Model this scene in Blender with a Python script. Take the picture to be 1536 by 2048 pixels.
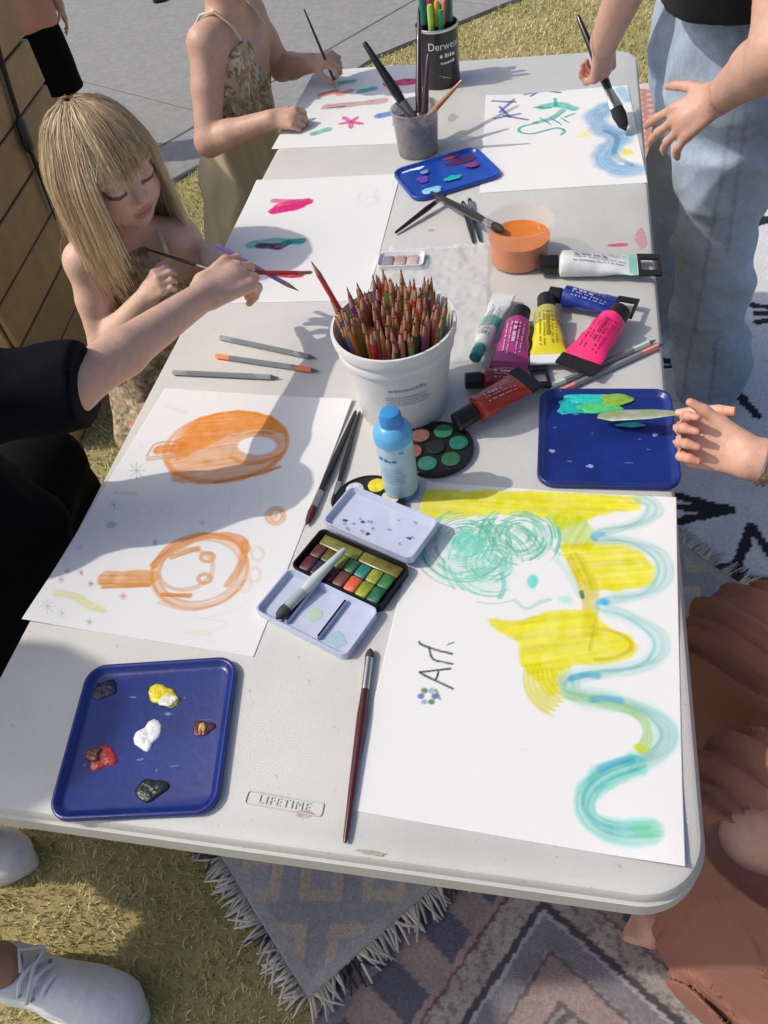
import bpy, bmesh, math, random
import numpy as np
from mathutils import Vector, Matrix
random.seed(7); rng = np.random.default_rng(7)
S = bpy.context.scene
for o in list(bpy.data.objects): bpy.data.objects.remove(o)
C = S.collection

# ------------------------------------------------------------------ camera
CAM = np.array([0.2291, -1.122, 1.487]); YAW, PITCH, ROLL, FPX = -0.3119, 0.8509, -0.1912, 1588.07
def cam_axes():
    cy, sy = math.cos(YAW), math.sin(YAW)
    f = np.array([sy*math.cos(PITCH), cy*math.cos(PITCH), -math.sin(PITCH)])
    r0 = np.array([cy, -sy, 0.0]); u0 = np.cross(r0, f)
    return math.cos(ROLL)*r0+math.sin(ROLL)*u0, -math.sin(ROLL)*r0+math.cos(ROLL)*u0, f
CR, CU, CF = cam_axes()
cd = bpy.data.cameras.new('camera'); cam = bpy.data.objects.new('camera', cd); C.objects.link(cam)
cam.matrix_world = Matrix(((CR[0], CU[0], -CF[0], CAM[0]), (CR[1], CU[1], -CF[1], CAM[1]), (CR[2], CU[2], -CF[2], CAM[2]), (0, 0, 0, 1)))
cd.sensor_fit = 'VERTICAL'; cd.sensor_height = 36.0; cd.lens = FPX/2048*36.0
cd.clip_start = 0.02; cd.clip_end = 800
S.camera = cam
S.render.resolution_x, S.render.resolution_y = 768, 1024

# ------------------------------------------------------------------ sky, sun, exposure
SUN_EL = math.radians(46.5); SUN_AZ = math.atan2(-0.15, -0.99)      # direction from the scene towards the sun
sd = np.array([math.cos(SUN_EL)*math.cos(SUN_AZ), math.cos(SUN_EL)*math.sin(SUN_AZ), math.sin(SUN_EL)])
W = bpy.data.worlds.new('World'); S.world = W; W.use_nodes = True
nt = W.node_tree; bg = nt.nodes['Background']
sky = nt.nodes.new('ShaderNodeTexSky'); sky.sky_type = 'NISHITA'; sky.sun_disc = False
sky.sun_elevation = SUN_EL; sky.sun_rotation = math.atan2(sd[0], sd[1]); sky.air_density = 0.7; sky.dust_density = 2.8; sky.ozone_density = 0.6
nt.links.new(sky.outputs[0], bg.inputs[0]); bg.inputs[1].default_value = 0.15
ld = bpy.data.lights.new('sun', 'SUN'); ld.energy = 2.35; ld.angle = math.radians(0.8); ld.color = (1.0, 0.93, 0.83)
sun = bpy.data.objects.new('sun', ld); C.objects.link(sun)
sun.rotation_euler = Vector(sd.tolist()).to_track_quat('Z', 'Y').to_euler(); sun.location = (-4, -0.5, 4)
vs = S.view_settings; vs.view_transform = 'Standard'; vs.look = 'None'; vs.exposure = 0.20; vs.gamma = 1.0; vs.use_curve_mapping = False
S.render.engine = 'CYCLES'

# ------------------------------------------------------------------ helpers
TZ = 0.74                                                          # height of the table top
def at(px, py, z=TZ):
    """a measured point of the photograph turned into metres on the level z"""
    d = CF*FPX + CR*(px-768) + CU*(1024-py)
    return CAM + d*((z-CAM[2])/d[2])
def V(*a): return np.array(a, float)
def nrm(v): v = np.asarray(v, float); return v/max(np.linalg.norm(v), 1e-9)

def link(o, parent=None):
    C.objects.link(o)
    if parent is not None: o.parent = parent
    return o
def tag(o, label=None, cat=None, group=None, kind=None):
    if label: o['label'] = label
    if cat: o['category'] = cat
    if group: o['group'] = group
    if kind: o['kind'] = kind
    return o
def empty(name, loc=(0, 0, 0), rz=0.0, mat3=None):
    o = bpy.data.objects.new(name, None); C.objects.link(o); o.empty_display_size = 0.05
    if mat3 is None:
        o.location = [float(v) for v in loc]; o.rotation_euler = (0, 0, rz)
    else:
        m = np.eye(4); m[:3, :3] = mat3; m[:3, 3] = loc; o.matrix_world = Matrix(m.tolist())
    return o
def copy_tree(o, parent=None):
    c = o.copy(); C.objects.link(c)
    if parent is not None: c.parent = parent
    for ch in list(o.children): copy_tree(ch, c)
    return c
def raw_mesh(name, verts, faces, mat=None, parent=None, col=None, smooth=True, sharp=40, loc=None):
    me = bpy.data.meshes.new(name)
    verts = np.asarray(verts, np.float64)
    if isinstance(faces, np.ndarray):
        nf, k = faces.shape
        me.vertices.add(len(verts)); me.vertices.foreach_set('co', verts.ravel().astype(np.float32))
        me.loops.add(nf*k); me.loops.foreach_set('vertex_index', faces.ravel().astype(np.int32))
        me.polygons.add(nf); me.polygons.foreach_set('loop_start', np.arange(0, nf*k, k, dtype=np.int32))
        me.update(calc_edges=True)
    else:
        me.from_pydata(verts.tolist(), [], faces)
    me.validate()
    if smooth and len(me.polygons):
        me.polygons.foreach_set('use_smooth', np.ones(len(me.polygons), bool))
        if sharp: me.set_sharp_from_angle(angle=math.radians(sharp))
    if col is not None:
        a = me.color_attributes.new('Col', 'FLOAT_COLOR', 'POINT')
        c4 = np.ones((len(me.vertices), 4), np.float32); c4[:, :3] = col
        a.data.foreach_set('color', c4.ravel())
    if mat: me.materials.append(mat)
    o = bpy.data.objects.new(name, me); link(o, parent)
    if loc is not None: o.location = [float(v) for v in loc]
    return o
def frame_from(d, hint=(0, 0, 1)):
    d = nrm(d); h = np.asarray(hint, float)
    if abs(np.dot(d, nrm(h))) > 0.97: h = np.array([1.0, 0, 0]) if abs(d[0]) < .9 else np.array([0, 1.0, 0])
    x = nrm(np.cross(h, d)); y = np.cross(d, x)
    return x, y, d
class MB:
    """collects loops of vertices; build() makes one mesh object"""
    def __init__(s): s.v = []; s.f = []
    def add(s, vs_, fs):
        b = len(s.v); s.v += [list(map(float, q)) for q in vs_]; s.f += [[b+i for i in f] for f in fs]; return s
    def loft(s, rings, cap0=True, cap1=True, closed=True):
        n = len(rings[0]); vs_ = [q for r in rings for q in r]; fs = []
        for i in range(len(rings)-1):
            for j in range(n if closed else n-1):
                k = (j+1) % n; fs.append([i*n+j, i*n+k, (i+1)*n+k, (i+1)*n+j])
        if cap0: fs.append(list(range(n))[::-1])
        if cap1: fs.append([(len(rings)-1)*n+j for j in range(n)])
        return s.add(vs_, fs)
    def lathe(s, prof, c=(0, 0, 0), n=32, axis=(0, 0, 1), cap0=True, cap1=True, hint=(1, 0, 0), sq=None):
        x, y, z = frame_from(axis, hint); c = np.asarray(c, float); rings = []
        for r, h in prof:
            rings.append([c+z*h+x*(r*math.cos(2*math.pi*j/n))+y*(r*math.sin(2*math.pi*j/n)) for j in range(n)])
        return s.loft(rings, cap0, cap1)
    def tube(s, pts, rad, n=8, cap=True, flat=1.0, hint=(0, 0, 1)):
        pts = [np.asarray(q, float) for q in pts]; rings = []
        for i, q in enumerate(pts):
            d = pts[min(i+1, len(pts)-1)]-pts[max(i-1, 0)]
            x, y, z = frame_from(d, hint); r = rad[i] if hasattr(rad, '__len__') else rad
            rings.append([q+x*(r*math.cos(2*math.pi*j/n))+y*(r*flat*math.sin(2*math.pi*j/n)) for j in range(n)])
        return s.loft(rings, cap, cap)
    def box(s, lo, hi):
        (a, b, c), (d, e, f) = lo, hi
        return s.add([(a, b, c), (d, b, c), (d, e, c), (a, e, c), (a, b, f), (d, b, f), (d, e, f), (a, e, f)],
                     [[3, 2, 1, 0], [4, 5, 6, 7], [0, 1, 5, 4], [1, 2, 6, 5], [2, 3, 7, 6], [3, 0, 4, 7]])
    def bbox(s, lo, hi, b=0.003):
        """bevelled box"""
        (x0, y0, z0), (x1, y1, z1) = lo, hi
        def ring(i, z): return [(x0+i+b, y0+i, z), (x1-i-b, y0+i, z), (x1-i, y0+i+b, z), (x1-i, y1-i-b, z), (x1-i-b, y1-i, z), (x0+i+b, y1-i, z), (x0+i, y1-i-b, z), (x0+i, y0+i+b, z)]
        return s.loft([ring(b, z0), ring(0, z0+b), ring(0, z1-b), ring(b, z1)])
    def build(s, name, mat, parent=None, smooth=True, sharp=40, loc=None):
        return raw_mesh(name, s.v, s.f, mat, parent, None, smooth, sharp, loc)
def rrect(w, h, r, z=0.0, n=6, cx=0.0, cy=0.0):
    out = []
    for (sx, sy, a0) in ((1, 1, 0), (-1, 1, 90), (-1, -1, 180), (1, -1, 270)):
        for i in range(n+1):
            a = math.radians(a0+90*i/n)
            out.append((cx+sx*(w/2-r)+r*math.cos(a), cy+sy*(h/2-r)+r*math.sin(a), z))
    return out

# ------------------------------------------------------------------ materials
MATS = {}
def mat(name, col, rough=0.5, metal=0.0, noise=0.0, nscale=40.0, bump=0.0, bscale=200.0, spec=0.5, trans=0.0, alpha=1.0, ior=1.45, col2=None, coat=0.0, sss=0.0):
    if name in MATS: return MATS[name]
    m = bpy.data.materials.new(name); m.use_nodes = True; t = m.node_tree; b = t.nodes['Principled BSDF']
    b.inputs['Roughness'].default_value = rough; b.inputs['Metallic'].default_value = metal
    b.inputs['Specular IOR Level'].default_value = spec; b.inputs['IOR'].default_value = ior
    b.inputs['Transmission Weight'].default_value = trans; b.inputs['Alpha'].default_value = alpha
    b.inputs['Coat Weight'].default_value = coat
    if sss: b.inputs['Subsurface Weight'].default_value = sss; b.inputs['Subsurface Radius'].default_value = (.012, .005, .003); b.inputs['Subsurface Scale'].default_value = 1.0
    tc = t.nodes.new('ShaderNodeTexCoord')
    if col == 'attr':
        a = t.nodes.new('ShaderNodeVertexColor'); a.layer_name = 'Col'; csock = a.outputs['Color']
    else:
        a = t.nodes.new('ShaderNodeRGB'); a.outputs[0].default_value = (*col, 1); csock = a.outputs[0]
    if noise > 0:
        n = t.nodes.new('ShaderNodeTexNoise'); n.inputs['Scale'].default_value = nscale; n.inputs['Detail'].default_value = 5; n.inputs['Roughness'].default_value = .6
        t.links.new(tc.outputs['Object'], n.inputs['Vector'])
        mp = t.nodes.new('ShaderNodeMapRange'); mp.inputs['From Min'].default_value = .3; mp.inputs['From Max'].default_value = .7
        t.links.new(n.outputs['Fac'], mp.inputs['Value'])
        mx = t.nodes.new('ShaderNodeMix'); mx.data_type = 'RGBA'
        if col2 is None:
            mp.inputs['To Min'].default_value = 1-noise; mp.inputs['To Max'].default_value = 1+noise*.6
            mx.blend_type = 'MULTIPLY'; mx.inputs['Factor'].default_value = 1
            t.links.new(csock, mx.inputs['A']); t.links.new(mp.outputs[0], mx.inputs['B'])
        else:
            mx.blend_type = 'MIX'; mp.inputs['To Max'].default_value = noise; t.links.new(mp.outputs[0], mx.inputs['Factor'])
            t.links.new(csock, mx.inputs['A']); mx.inputs['B'].default_value = (*col2, 1)
        csock = mx.outputs['Result']
    t.links.new(csock, b.inputs['Base Color'])
    if bump > 0:
        n2 = t.nodes.new('ShaderNodeTexNoise'); n2.inputs['Scale'].default_value = bscale; n2.inputs['Detail'].default_value = 3
        t.links.new(tc.outputs['Object'], n2.inputs['Vector'])
        bp = t.nodes.new('ShaderNodeBump'); bp.inputs['Strength'].default_value = bump; bp.inputs['Distance'].default_value = .002
        t.links.new(n2.outputs['Fac'], bp.inputs['Height']); t.links.new(bp.outputs[0], b.inputs['Normal'])
    MATS[name] = m; return m
def shade(c, k): return tuple(min(1, v*k) for v in c)

# value noise for colouring meshes
def vnoise(x, y, seed=0):
    r = np.random.default_rng(seed); G = r.random((64, 64))
    xi = np.floor(x).astype(int); yi = np.floor(y).astype(int); fx = x-xi; fy = y-yi
    fx = fx*fx*(3-2*fx); fy = fy*fy*(3-2*fy)
    g = lambda a, b: G[a % 64, b % 64]
    return (g(xi, yi)*(1-fx)+g(xi+1, yi)*fx)*(1-fy)+(g(xi, yi+1)*(1-fx)+g(xi+1, yi+1)*fx)*fy
def fbm(x, y, seed=0, o=4):
    s = 0; a = .5
    for i in range(o): s = s+a*vnoise(x*2**i, y*2**i, seed+i); a *= .5
    return s/(1-.5**o)
# ================================================================== the setting
def inside(poly, x, y):
    r = np.zeros(x.shape, bool); n = len(poly)
    for i in range(n):
        x1, y1 = poly[i]; x2, y2 = poly[(i+1) % n]
        c = ((y1 > y) != (y2 > y)) & (x < (x2-x1)*(y-y1)/((y2-y1) if y2 != y1 else 1e-9)+x1)
        r ^= c
    return r
def clip_half(poly, n, c):
    out = []
    for i in range(len(poly)):
        a, b = np.array(poly[i]), np.array(poly[(i+1) % len(poly)]); da, db = a@n-c, b@n-c
        if da <= 0: out.append(tuple(a))
        if (da < 0) != (db < 0): out.append(tuple(a+(b-a)*(da/(da-db))))
    return out
m_soil = mat('dry_lawn_soil', (.38, .31, .14), .95, noise=.55, nscale=9, bump=.8, bscale=60, col2=(.24, .22, .07))
g = MB(); g.add([(-250, -250, 0), (250, -250, 0), (250, 250, 0), (-250, 250, 0)], [[0, 1, 2, 3]])
tag(g.build('ground', m_soil), kind='structure')

# concrete path in slabs
edge = [tuple(at(px, py, 0)[:2]) for px, py in ((339, 371), (400, 337), (462, 316), (620, 208), (755, 117), (1000, 17))]
e0 = np.array(edge[0]); e1 = np.array(edge[-1])
pathpoly = [(-9.0, 0.4), (-3.2, 1.25)]+edge+[(1.6, 5.0), (6.0, 9.5), (-2, 12), (-9, 9)]
m_conc = mat('concrete', (.27, .27, .255), .9, noise=.16, nscale=30, bump=.5, bscale=260)
m_joint = mat('concrete_joint', (.06, .058, .05), .95, noise=.2)
bs = MB(); bs.add([(x, y, .004) for x, y in pathpoly], [list(range(len(pathpoly)))])
path = tag(bs.build('path', m_joint, smooth=False), kind='structure')
jd = nrm(np.array([.797, -.455])); jn = np.array([.455, .797]); j0 = jn@np.array([-2.315, 2.98])
def slab(poly, parent):
    if len(poly) < 3: return
    m = MB(); n = len(poly); cc = np.mean(poly, axis=0)
    ins = [tuple(np.array(q)+(cc-np.array(q))*(.006/max(.01, np.linalg.norm(cc-np.array(q))))) for q in poly]
    m.loft([[(x, y, .002) for x, y in poly], [(x, y, .014) for x, y in poly], [(x, y, .018) for x, y in ins]], cap0=False)
    m.build('paving_slab', m_conc, parent, smooth=False)
ac = jd@np.array([-1.35, 2.45])
for i in range(-3, 6):
    lo, hi = j0+i*1.45+.005, j0+(i+1)*1.45-.005
    q = clip_half(clip_half(pathpoly, jn, hi), -jn, -lo)
    for k in range(-3, 2):
        a0, a1 = ac+k*2.4+.005, ac+(k+1)*2.4-.005
        q2 = clip_half(clip_half(q, jd, a1), -jd, -a0) if len(q) > 2 else []
        slab(q2, path)

# ---- rugs
m_rug = mat('woven_rug', 'attr', .95, noise=.22, nscale=160, bump=.9, bscale=500)
m_fr = mat('rug_fringe', 'attr', .95)
RUGS = []
def seg_d(x, y, a, b):
    ax, ay = a; bx, by = b; dx, dy = bx-ax, by-ay; t = np.clip(((x-ax)*dx+(y-ay)*dy)/(dx*dx+dy*dy+1e-12), 0, 1)
    return np.hypot(x-ax-t*dx, y-ay-t*dy)
def rug(label, org, u, L, Wd, colfn, z, res=.005, wob=.002, fringe=(), fcol=((.58, .545, .49), (.05, .05, .06)), flen=.055, th=.007):
    u = nrm(u); v = np.array([-u[1], u[0]]); org = np.array(org, float)
    n, m = int(L/res)+1, int(Wd/res)+1
    ga, gb = np.meshgrid(np.linspace(0, L, n), np.linspace(0, Wd, m), indexing='ij')
    X = org[0]+ga*u[0]+gb*v[0]; Y = org[1]+ga*u[1]+gb*v[1]
    Z = z+th+wob*(fbm(X*7+30, Y*7+30, 5)-.5)*2+.0012*(vnoise(X*180+900, Y*180+900, 3)-.5)
    col = colfn(X, Y, ga, gb); fd = 0.0 if colfn is pat_white else .20; col = col*(1-fd)+col.mean((0, 1))*fd*(.8+.4*fbm(X*40+70, Y*40+70, 14))[..., None]
    ix = np.arange(n*m).reshape(n, m)
    F = np.stack([ix[:-1, :-1], ix[1:, :-1], ix[1:, 1:], ix[:-1, 1:]], -1).reshape(-1, 4)
    vv = np.stack([X, Y, Z], -1).reshape(-1, 3)
    # hem: the border folds down to the ground
    per = np.concatenate([ix[:, 0], ix[-1, 1:], ix[-2::-1, -1], ix[0, -2:0:-1]])
    lowv = vv[per].copy(); lowv[:, 2] = z; b = len(vv); k = len(per)
    F2 = np.stack([per, b+np.arange(k), b+(np.arange(k)+1) % k, np.roll(per, -1)], -1)
    colf = col.reshape(-1, 3)
    root = empty('rug', (*org, z))
    def loc(p): p = np.array(p); p[:, :2] -= org; p[:, 2] -= z; return p
    raw_mesh('weave', loc(np.vstack([vv, lowv])), np.vstack([F, F2]), m_rug, root, np.vstack([colf, colf[per]]), sharp=0)
    tag(root, label, 'rug')
    fv, ff, fc = [], [], []
    for side, spacing in fringe:
        Ls = L if side in 'AB' else Wd
        for i in range(int(Ls/spacing)):
            s_ = (i+.5)*spacing+rng.normal(0, spacing*.15)
            if side == 'A': p0 = org+u*s_; out = -v
            elif side == 'B': p0 = org+u*s_+v*Wd; out = v
            elif side == 'C': p0 = org+v*s_; out = -u
            else: p0 = org+u*L+v*s_; out = u
            tang = np.array([-out[1], out[0]]); cc = np.array(fcol[1] if rng.random() < .12 else fcol[0])*rng.uniform(.7, 1.15)
            for q in range(3):
                bend = rng.normal(0, .7); ln = flen*rng.uniform(.7, 1.15); r = spacing*.21
                pts = [np.array([*(p0+tang*((q-1)*r*1.3)), z+th*.8]), np.array([*(p0+out*ln*.45+tang*(ln*.2*bend+(q-1)*r*1.8)), z+.0075]), np.array([*(p0+out*ln+tang*(ln*.6*bend+(q-1)*r*2.6)), z+.003])]
                mb = MB(); mb.tube(pts, [r, r*.9, r*.5], n=4)
                ff += [[len(fv)+i2 for i2 in f] for f in mb.f]; fv += mb.v; fc += [cc]*len(mb.v)
    if fv: tag(raw_mesh('fringe', loc(fv), ff, m_fr, root, np.array(fc), sharp=0), kind='stuff')
    RUGS.append([tuple(org), tuple(org+u*L), tuple(org+u*L+v*Wd), tuple(org+v*Wd)])
    return root
def mixc(col, mask, c): 
    mk = mask[..., None].astype(float); return col*(1-mk)+np.array(c)*mk
def full(X, c): return np.ones(X.shape+(3,))*np.array(c)
def pat_blue(X, Y, a, b):
    an = math.radians(-7); x = X*math.cos(an)-Y*math.sin(an); y = X*math.sin(an)+Y*math.cos(an); s = .112
    c = full(X, (.30, .305, .335))
    row = np.floor(y/s); ca = (x/s+.5*(row % 2)) % 1-.5; cb = (y/s) % 1-.5
    m_ = np.maximum(abs(ca), abs(cb))+.03*(vnoise(X*60+99, Y*60+99, 8)-.5)
    c = mixc(c, (m_ < .34) & (m_ > .17), (.52, .43, .31)); c = mixc(c, m_ <= .17, (.33, .34, .37))
    e = np.minimum(np.minimum(a, a.max()-a), np.minimum(b, b.max()-b))
    c = mixc(c, e < .022, (.40, .385, .385))
    return c*(.75+.5*fbm(X*20+50, Y*20+50, 2))[..., None]
def pat_kilim(X, Y, a, b):
    ap = np.array([.25, -.737]); f1 = nrm([.56, .83]); f2 = nrm([.86, -.51])
    s = (X-ap[0])*f1[0]+(Y-ap[1])*f1[1]; t = (X-ap[0])*f2[0]+(Y-ap[1])*f2[1]
    d = np.maximum(s, -t)+.004*(vnoise(X*90+99, Y*90+99, 4)-.5); al = np.where(s > -t, t, -s)
    c = full(X, (.34, .255, .23))
    blk = ((al/.115) % 1 < .5)
    c = mixc(c, (d > .066) & blk, (.075, .085, .135)); c = mixc(c, (d > .155), (.35, .265, .24)); c = mixc(c, (d > .155) & (((al/.16) % 1) < .4), (.22, .205, .25))
    c = mixc(c, (d > .185) & (d < .2), (.12, .07, .07))
    cream = (d > .006) & (d <= .05); c = mixc(c, cream, (.43, .39, .335))
    mot = cream & (vnoise(X*150+300, Y*150+300, 9) > .66); c = mixc(c, mot, (.24, .2, .19))
    c = mixc(c, (d > .05) & (d < .0555), (.15, .075, .075)); c = mixc(c, (d >= .0555) & (d < .066), (.38, .27, .25))
    c = mixc(c, (d > -.006) & (d <= .006), (.03, .035, .045))
    inn = -d
    c = mixc(c, (inn > .006) & (inn < .012), (.42, .42, .45)); c = mixc(c, (inn >= .012) & (inn < .045), (.20, .20, .225))
    k = (inn/.05).astype(int); odd = (inn >= .045) & (k % 2 == 1); c = mixc(c, odd, (.34, .255, .235)); c = mixc(c, (inn >= .045) & ~odd & (inn < .25), (.30, .28, .26))
    c = mixc(c, (inn >= .045) & (np.abs((inn/.05) % 1-.5) > .44), (.10, .085, .10))
    c = mixc(c, (inn > .1) & (np.abs(((t-s*.2)/.07) % 1-.5) > .42), (.09, .08, .085))
    return c*(.7+.6*fbm(X*25+50, Y*25+50, 6))[..., None]
ARW = []
for ix_ in range(5):
    for iy_ in range(7):
        bx, by = .60+.27*ix_, .135+.25*iy_
        if (ix_+iy_) % 2 == 0:
            for yy in (.045, .0, -.055): ARW.append(((bx-.085, by+.03+yy*.85), (bx+.04, by+.028)))
        else:
            for xx in (-.055, .06): ARW.append(((bx-.19+xx*.9, by-.15), (bx-.19, by-.02)))
def pat_white(X, Y, a, b):
    c = full(X, (.66, .665, .67)); d = np.full(X.shape, 9.)
    for p_, q_ in ARW: d = np.minimum(d, seg_d(X, Y, p_, q_))
    c = mixc(c, d < .009+.006*vnoise(X*50+99, Y*50+99, 3), (.02, .02, .025))
    return c*(.9+.2*fbm(X*30+50, Y*30+50, 6))[..., None]
def pat_red(X, Y, a, b):
    c = full(X, (.50, .215, .18)); gx = (X*28) % 1-.5; gy = (Y*20+np.floor(X*28)*.5) % 1-.5
    c = mixc(c, np.hypot(gx, gy) < .28, (.62, .45, .40))
    c = mixc(c, b < .10, (.55, .40, .25)); c = mixc(c, (b < .035), (.40, .19, .09)); c = mixc(c, b > b.max()-.05, (.7, .62, .57))
    return c*(.8+.4*fbm(X*30+50, Y*30+50, 6))[..., None]
rug('pink, cream and navy kilim rug with a black zigzag under the near table corner', (-.16, -1.12), (.94, -.35), 1.35, 1.15, pat_kilim, .003, .004)
rug('cream rug with black arrow marks under the person in pale jeans', (.42, -.02), (1, 0), 1.5, 1.5, pat_white, .006, .006)
rug('salmon red rug with pale dots beyond the arrow patterned rug', (.42, 1.53), (1, 0), 1.3, .98, pat_red, .006, .007)
rug('fringed blue grey rug with tan squares laid cornerwise beneath the table', (-.116, -.935), (.678, .735), 1.16, .82, pat_blue, .014, .004, wob=.004,
    fringe=(('A', .016), ('C', .014), ('D', .014)), flen=.042)

# ---- grass blades (mown lawn)
def blades(regions):
    P_ = []
    for x0, x1, y0, y1, dens in regions:
        n = int((x1-x0)*(y1-y0)*dens); x = rng.uniform(x0, x1, n); y = rng.uniform(y0, y1, n)
        k = ~inside(pathpoly, x, y)
        for R in RUGS: k &= ~inside(R, x, y)
        P_.append(np.stack([x[k], y[k], np.full(k.sum(), math.sqrt(14000/dens))], -1))
    P_ = np.vstack(P_); n = len(P_)
    a = rng.uniform(0, 2*np.pi, n); h = rng.uniform(.005, .016, n)*np.clip(P_[:, 2], 1, 1.5)**.5; w = rng.uniform(.0009, .0019, n)*P_[:, 2]; lean = rng.uniform(.25, 1.5, n)*h
    dx, dy = np.cos(a), np.sin(a); px_, py_ = -dy, dx
    b0 = np.stack([P_[:, 0]+px_*w, P_[:, 1]+py_*w, np.zeros(n)], -1); b1 = np.stack([P_[:, 0]-px_*w, P_[:, 1]-py_*w, np.zeros(n)], -1)
    m0 = np.stack([P_[:, 0]+dx*lean*.45+px_*w*.8, P_[:, 1]+dy*lean*.45+py_*w*.8, h*.7], -1); m1 = np.stack([P_[:, 0]+dx*lean*.45-px_*w*.8, P_[:, 1]+dy*lean*.45-py_*w*.8, h*.7], -1)
    tp = np.stack([P_[:, 0]+dx*lean, P_[:, 1]+dy*lean, h], -1)
    vv = np.stack([b0, b1, m1, m0, tp], 1).reshape(-1, 3); i = np.arange(n)*5
    F = np.stack([i, i+1, i+2, i+3], -1); F2 = np.stack([i+3, i+2, i+4, i+4], -1)
    dry = np.clip(fbm(P_[:, 0]*3+40, P_[:, 1]*3+40, 21)*1.7-.42+rng.normal(0, .22, n), 0, 1)[:, None]
    col = np.array([.31, .365, .105])*(1-dry)+np.array([.66, .57, .31])*dry
    col *= rng.uniform(.6, 1.3, n)[:, None]
    tri = np.concatenate([F[:, [0, 1, 2]], F[:, [0, 2, 3]], np.stack([i+3, i+2, i+4], -1)])
    m_gr = mat('grass_blade', 'attr', .7)
    return tag(raw_mesh('lawn_grass', vv, tri, m_gr, None, np.repeat(col, 5, axis=0), sharp=0, smooth=False), 'short dry yellow green grass of the mown lawn', 'grass', kind='stuff')
blades([(-1.35, .15, -1.35, -.45, 30000), (-2.3, -.3, -.45, 2.3, 11000), (-1.0, 2.2, 1.3, 4.3, 7500), (-1.0, 3.2, 4.3, 7.0, 1500)])

# ---- timber clad counter on the left
WN = np.array([-1.10, .30]); WD = nrm(np.array([-.148, .989])); WB = np.array([-WD[1], WD[0]]); WL, WH, BH = .745, 1.17, .117
m_wood = [mat('timber_board_%s' % n, c, .55, noise=.18, nscale=14, bump=.25, bscale=90) for n, c in (('warm', (.40, .262, .132)), ('mid', (.38, .25, .126)), ('dark', (.36, .237, .12)))]
m_core = mat('timber_frame', (.05, .035, .018), .8)
wall = empty('timber_counter', (*WN, 0), mat3=np.array([[WD[0], WB[0], 0], [WD[1], WB[1], 0], [0, 0, 1]]))
tag(wall, 'brown timber counter clad in horizontal boards behind the blonde child', 'counter')
mb = MB(); mb.box((.012, .012, 0), (WL-.012, .55, WH-.02)); mb.build('frame', m_core, wall, smooth=False)
for i in range(int(WH/BH)):
    z0 = i*BH+.012
    mb = MB(); mb.bbox((0, -.006+.001*(i % 2), z0), (WL, .0115, z0+BH-.007), .003); mb.build('board', m_wood[i*7 % 3], wall, smooth=False)
    mb = MB(); mb.bbox((-.0065, .016, z0), (.0115, .55, z0+BH-.007), .003); mb.build('board', m_wood[(i*5+1) % 3], wall, smooth=False)
mb = MB(); mb.bbox((-.03, -.03, WH+.004), (WL+.03, .58, WH+.036), .005); mb.build('top_plank', m_wood[0], wall)
# black webbing strap hanging down the boards
m_blk = mat('black_webbing', (.012, .012, .013), .75, bump=.4, bscale=700)
def on_wall(px, py, off=.012):
    d = CF*FPX+CR*(px-768)+CU*(1024-py); n = np.array([-WB[0], -WB[1], 0.0]); o = np.array([*WN, 0])+n*(.006+off)
    return CAM+d*(np.dot(o-CAM, n)/np.dot(d, n))
pts = [on_wall(x, y) for x, y in ((-22, 20), (0, 112), (22, 185), (46, 262), (72, 330), (98, 400), (112, 440))]
st = empty('strap', pts[-1]); tag(st, 'black webbing strap with a slider hanging down the timber boards', 'strap')
pl = [p_-pts[-1] for p_ in pts]
MB().tube(pl, [.012, .012, .012, .013, .011, .008, .005], n=8, flat=.35, hint=(WB[0], WB[1], 0)).build('webbing', m_blk, st)
q0, q1 = on_wall(38, 235, .014)-pts[-1], on_wall(62, 305, .014)-pts[-1]
MB().tube([q0, q0*.9+q1*.1, q0*.1+q1*.9, q1], [.013, .022, .022, .012], n=8, flat=.45, hint=(WB[0], WB[1], 0)).build('slider', mat('black_plastic', (.01, .01, .011), .35), st)
# ================================================================== the table
m_tab = mat('grey_white_plastic', (.58, .575, .54), .48, noise=.07, nscale=6, bump=.28, bscale=750)
def add_specks(m, sc=140, thr=.70, k=.80):
    t = m.node_tree; b = t.nodes['Principled BSDF']; src = b.inputs['Base Color'].links[0].from_socket
    tc = t.nodes.new('ShaderNodeTexCoord'); n = t.nodes.new('ShaderNodeTexNoise'); n.inputs['Scale'].default_value = sc; n.inputs['Detail'].default_value = 2; t.links.new(tc.outputs['Object'], n.inputs['Vector'])
    n2 = t.nodes.new('ShaderNodeTexNoise'); n2.inputs['Scale'].default_value = 3.5; n2.inputs['Detail'].default_value = 6; t.links.new(tc.outputs['Object'], n2.inputs['Vector'])
    mp = t.nodes.new('ShaderNodeMapRange'); mp.inputs['From Min'].default_value = thr; mp.inputs['From Max'].default_value = thr+.04; mp.inputs['To Min'].default_value = 1; mp.inputs['To Max'].default_value = k; t.links.new(n.outputs['Fac'], mp.inputs['Value'])
    mp2 = t.nodes.new('ShaderNodeMapRange'); mp2.inputs['From Min'].default_value = .56; mp2.inputs['From Max'].default_value = .70; mp2.inputs['To Min'].default_value = 1; mp2.inputs['To Max'].default_value = .90; t.links.new(n2.outputs['Fac'], mp2.inputs['Value'])
    mu = t.nodes.new('ShaderNodeMath'); mu.operation = 'MULTIPLY'; t.links.new(mp.outputs[0], mu.inputs[0]); t.links.new(mp2.outputs[0], mu.inputs[1])
    mx = t.nodes.new('ShaderNodeMix'); mx.data_type = 'RGBA'; mx.blend_type = 'MULTIPLY'; mx.inputs['Factor'].default_value = 1; t.links.new(src, mx.inputs['A']); t.links.new(mu.outputs[0], mx.inputs['B']); t.links.new(mx.outputs['Result'], b.inputs['Base Color'])
add_specks(m_tab)
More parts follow.
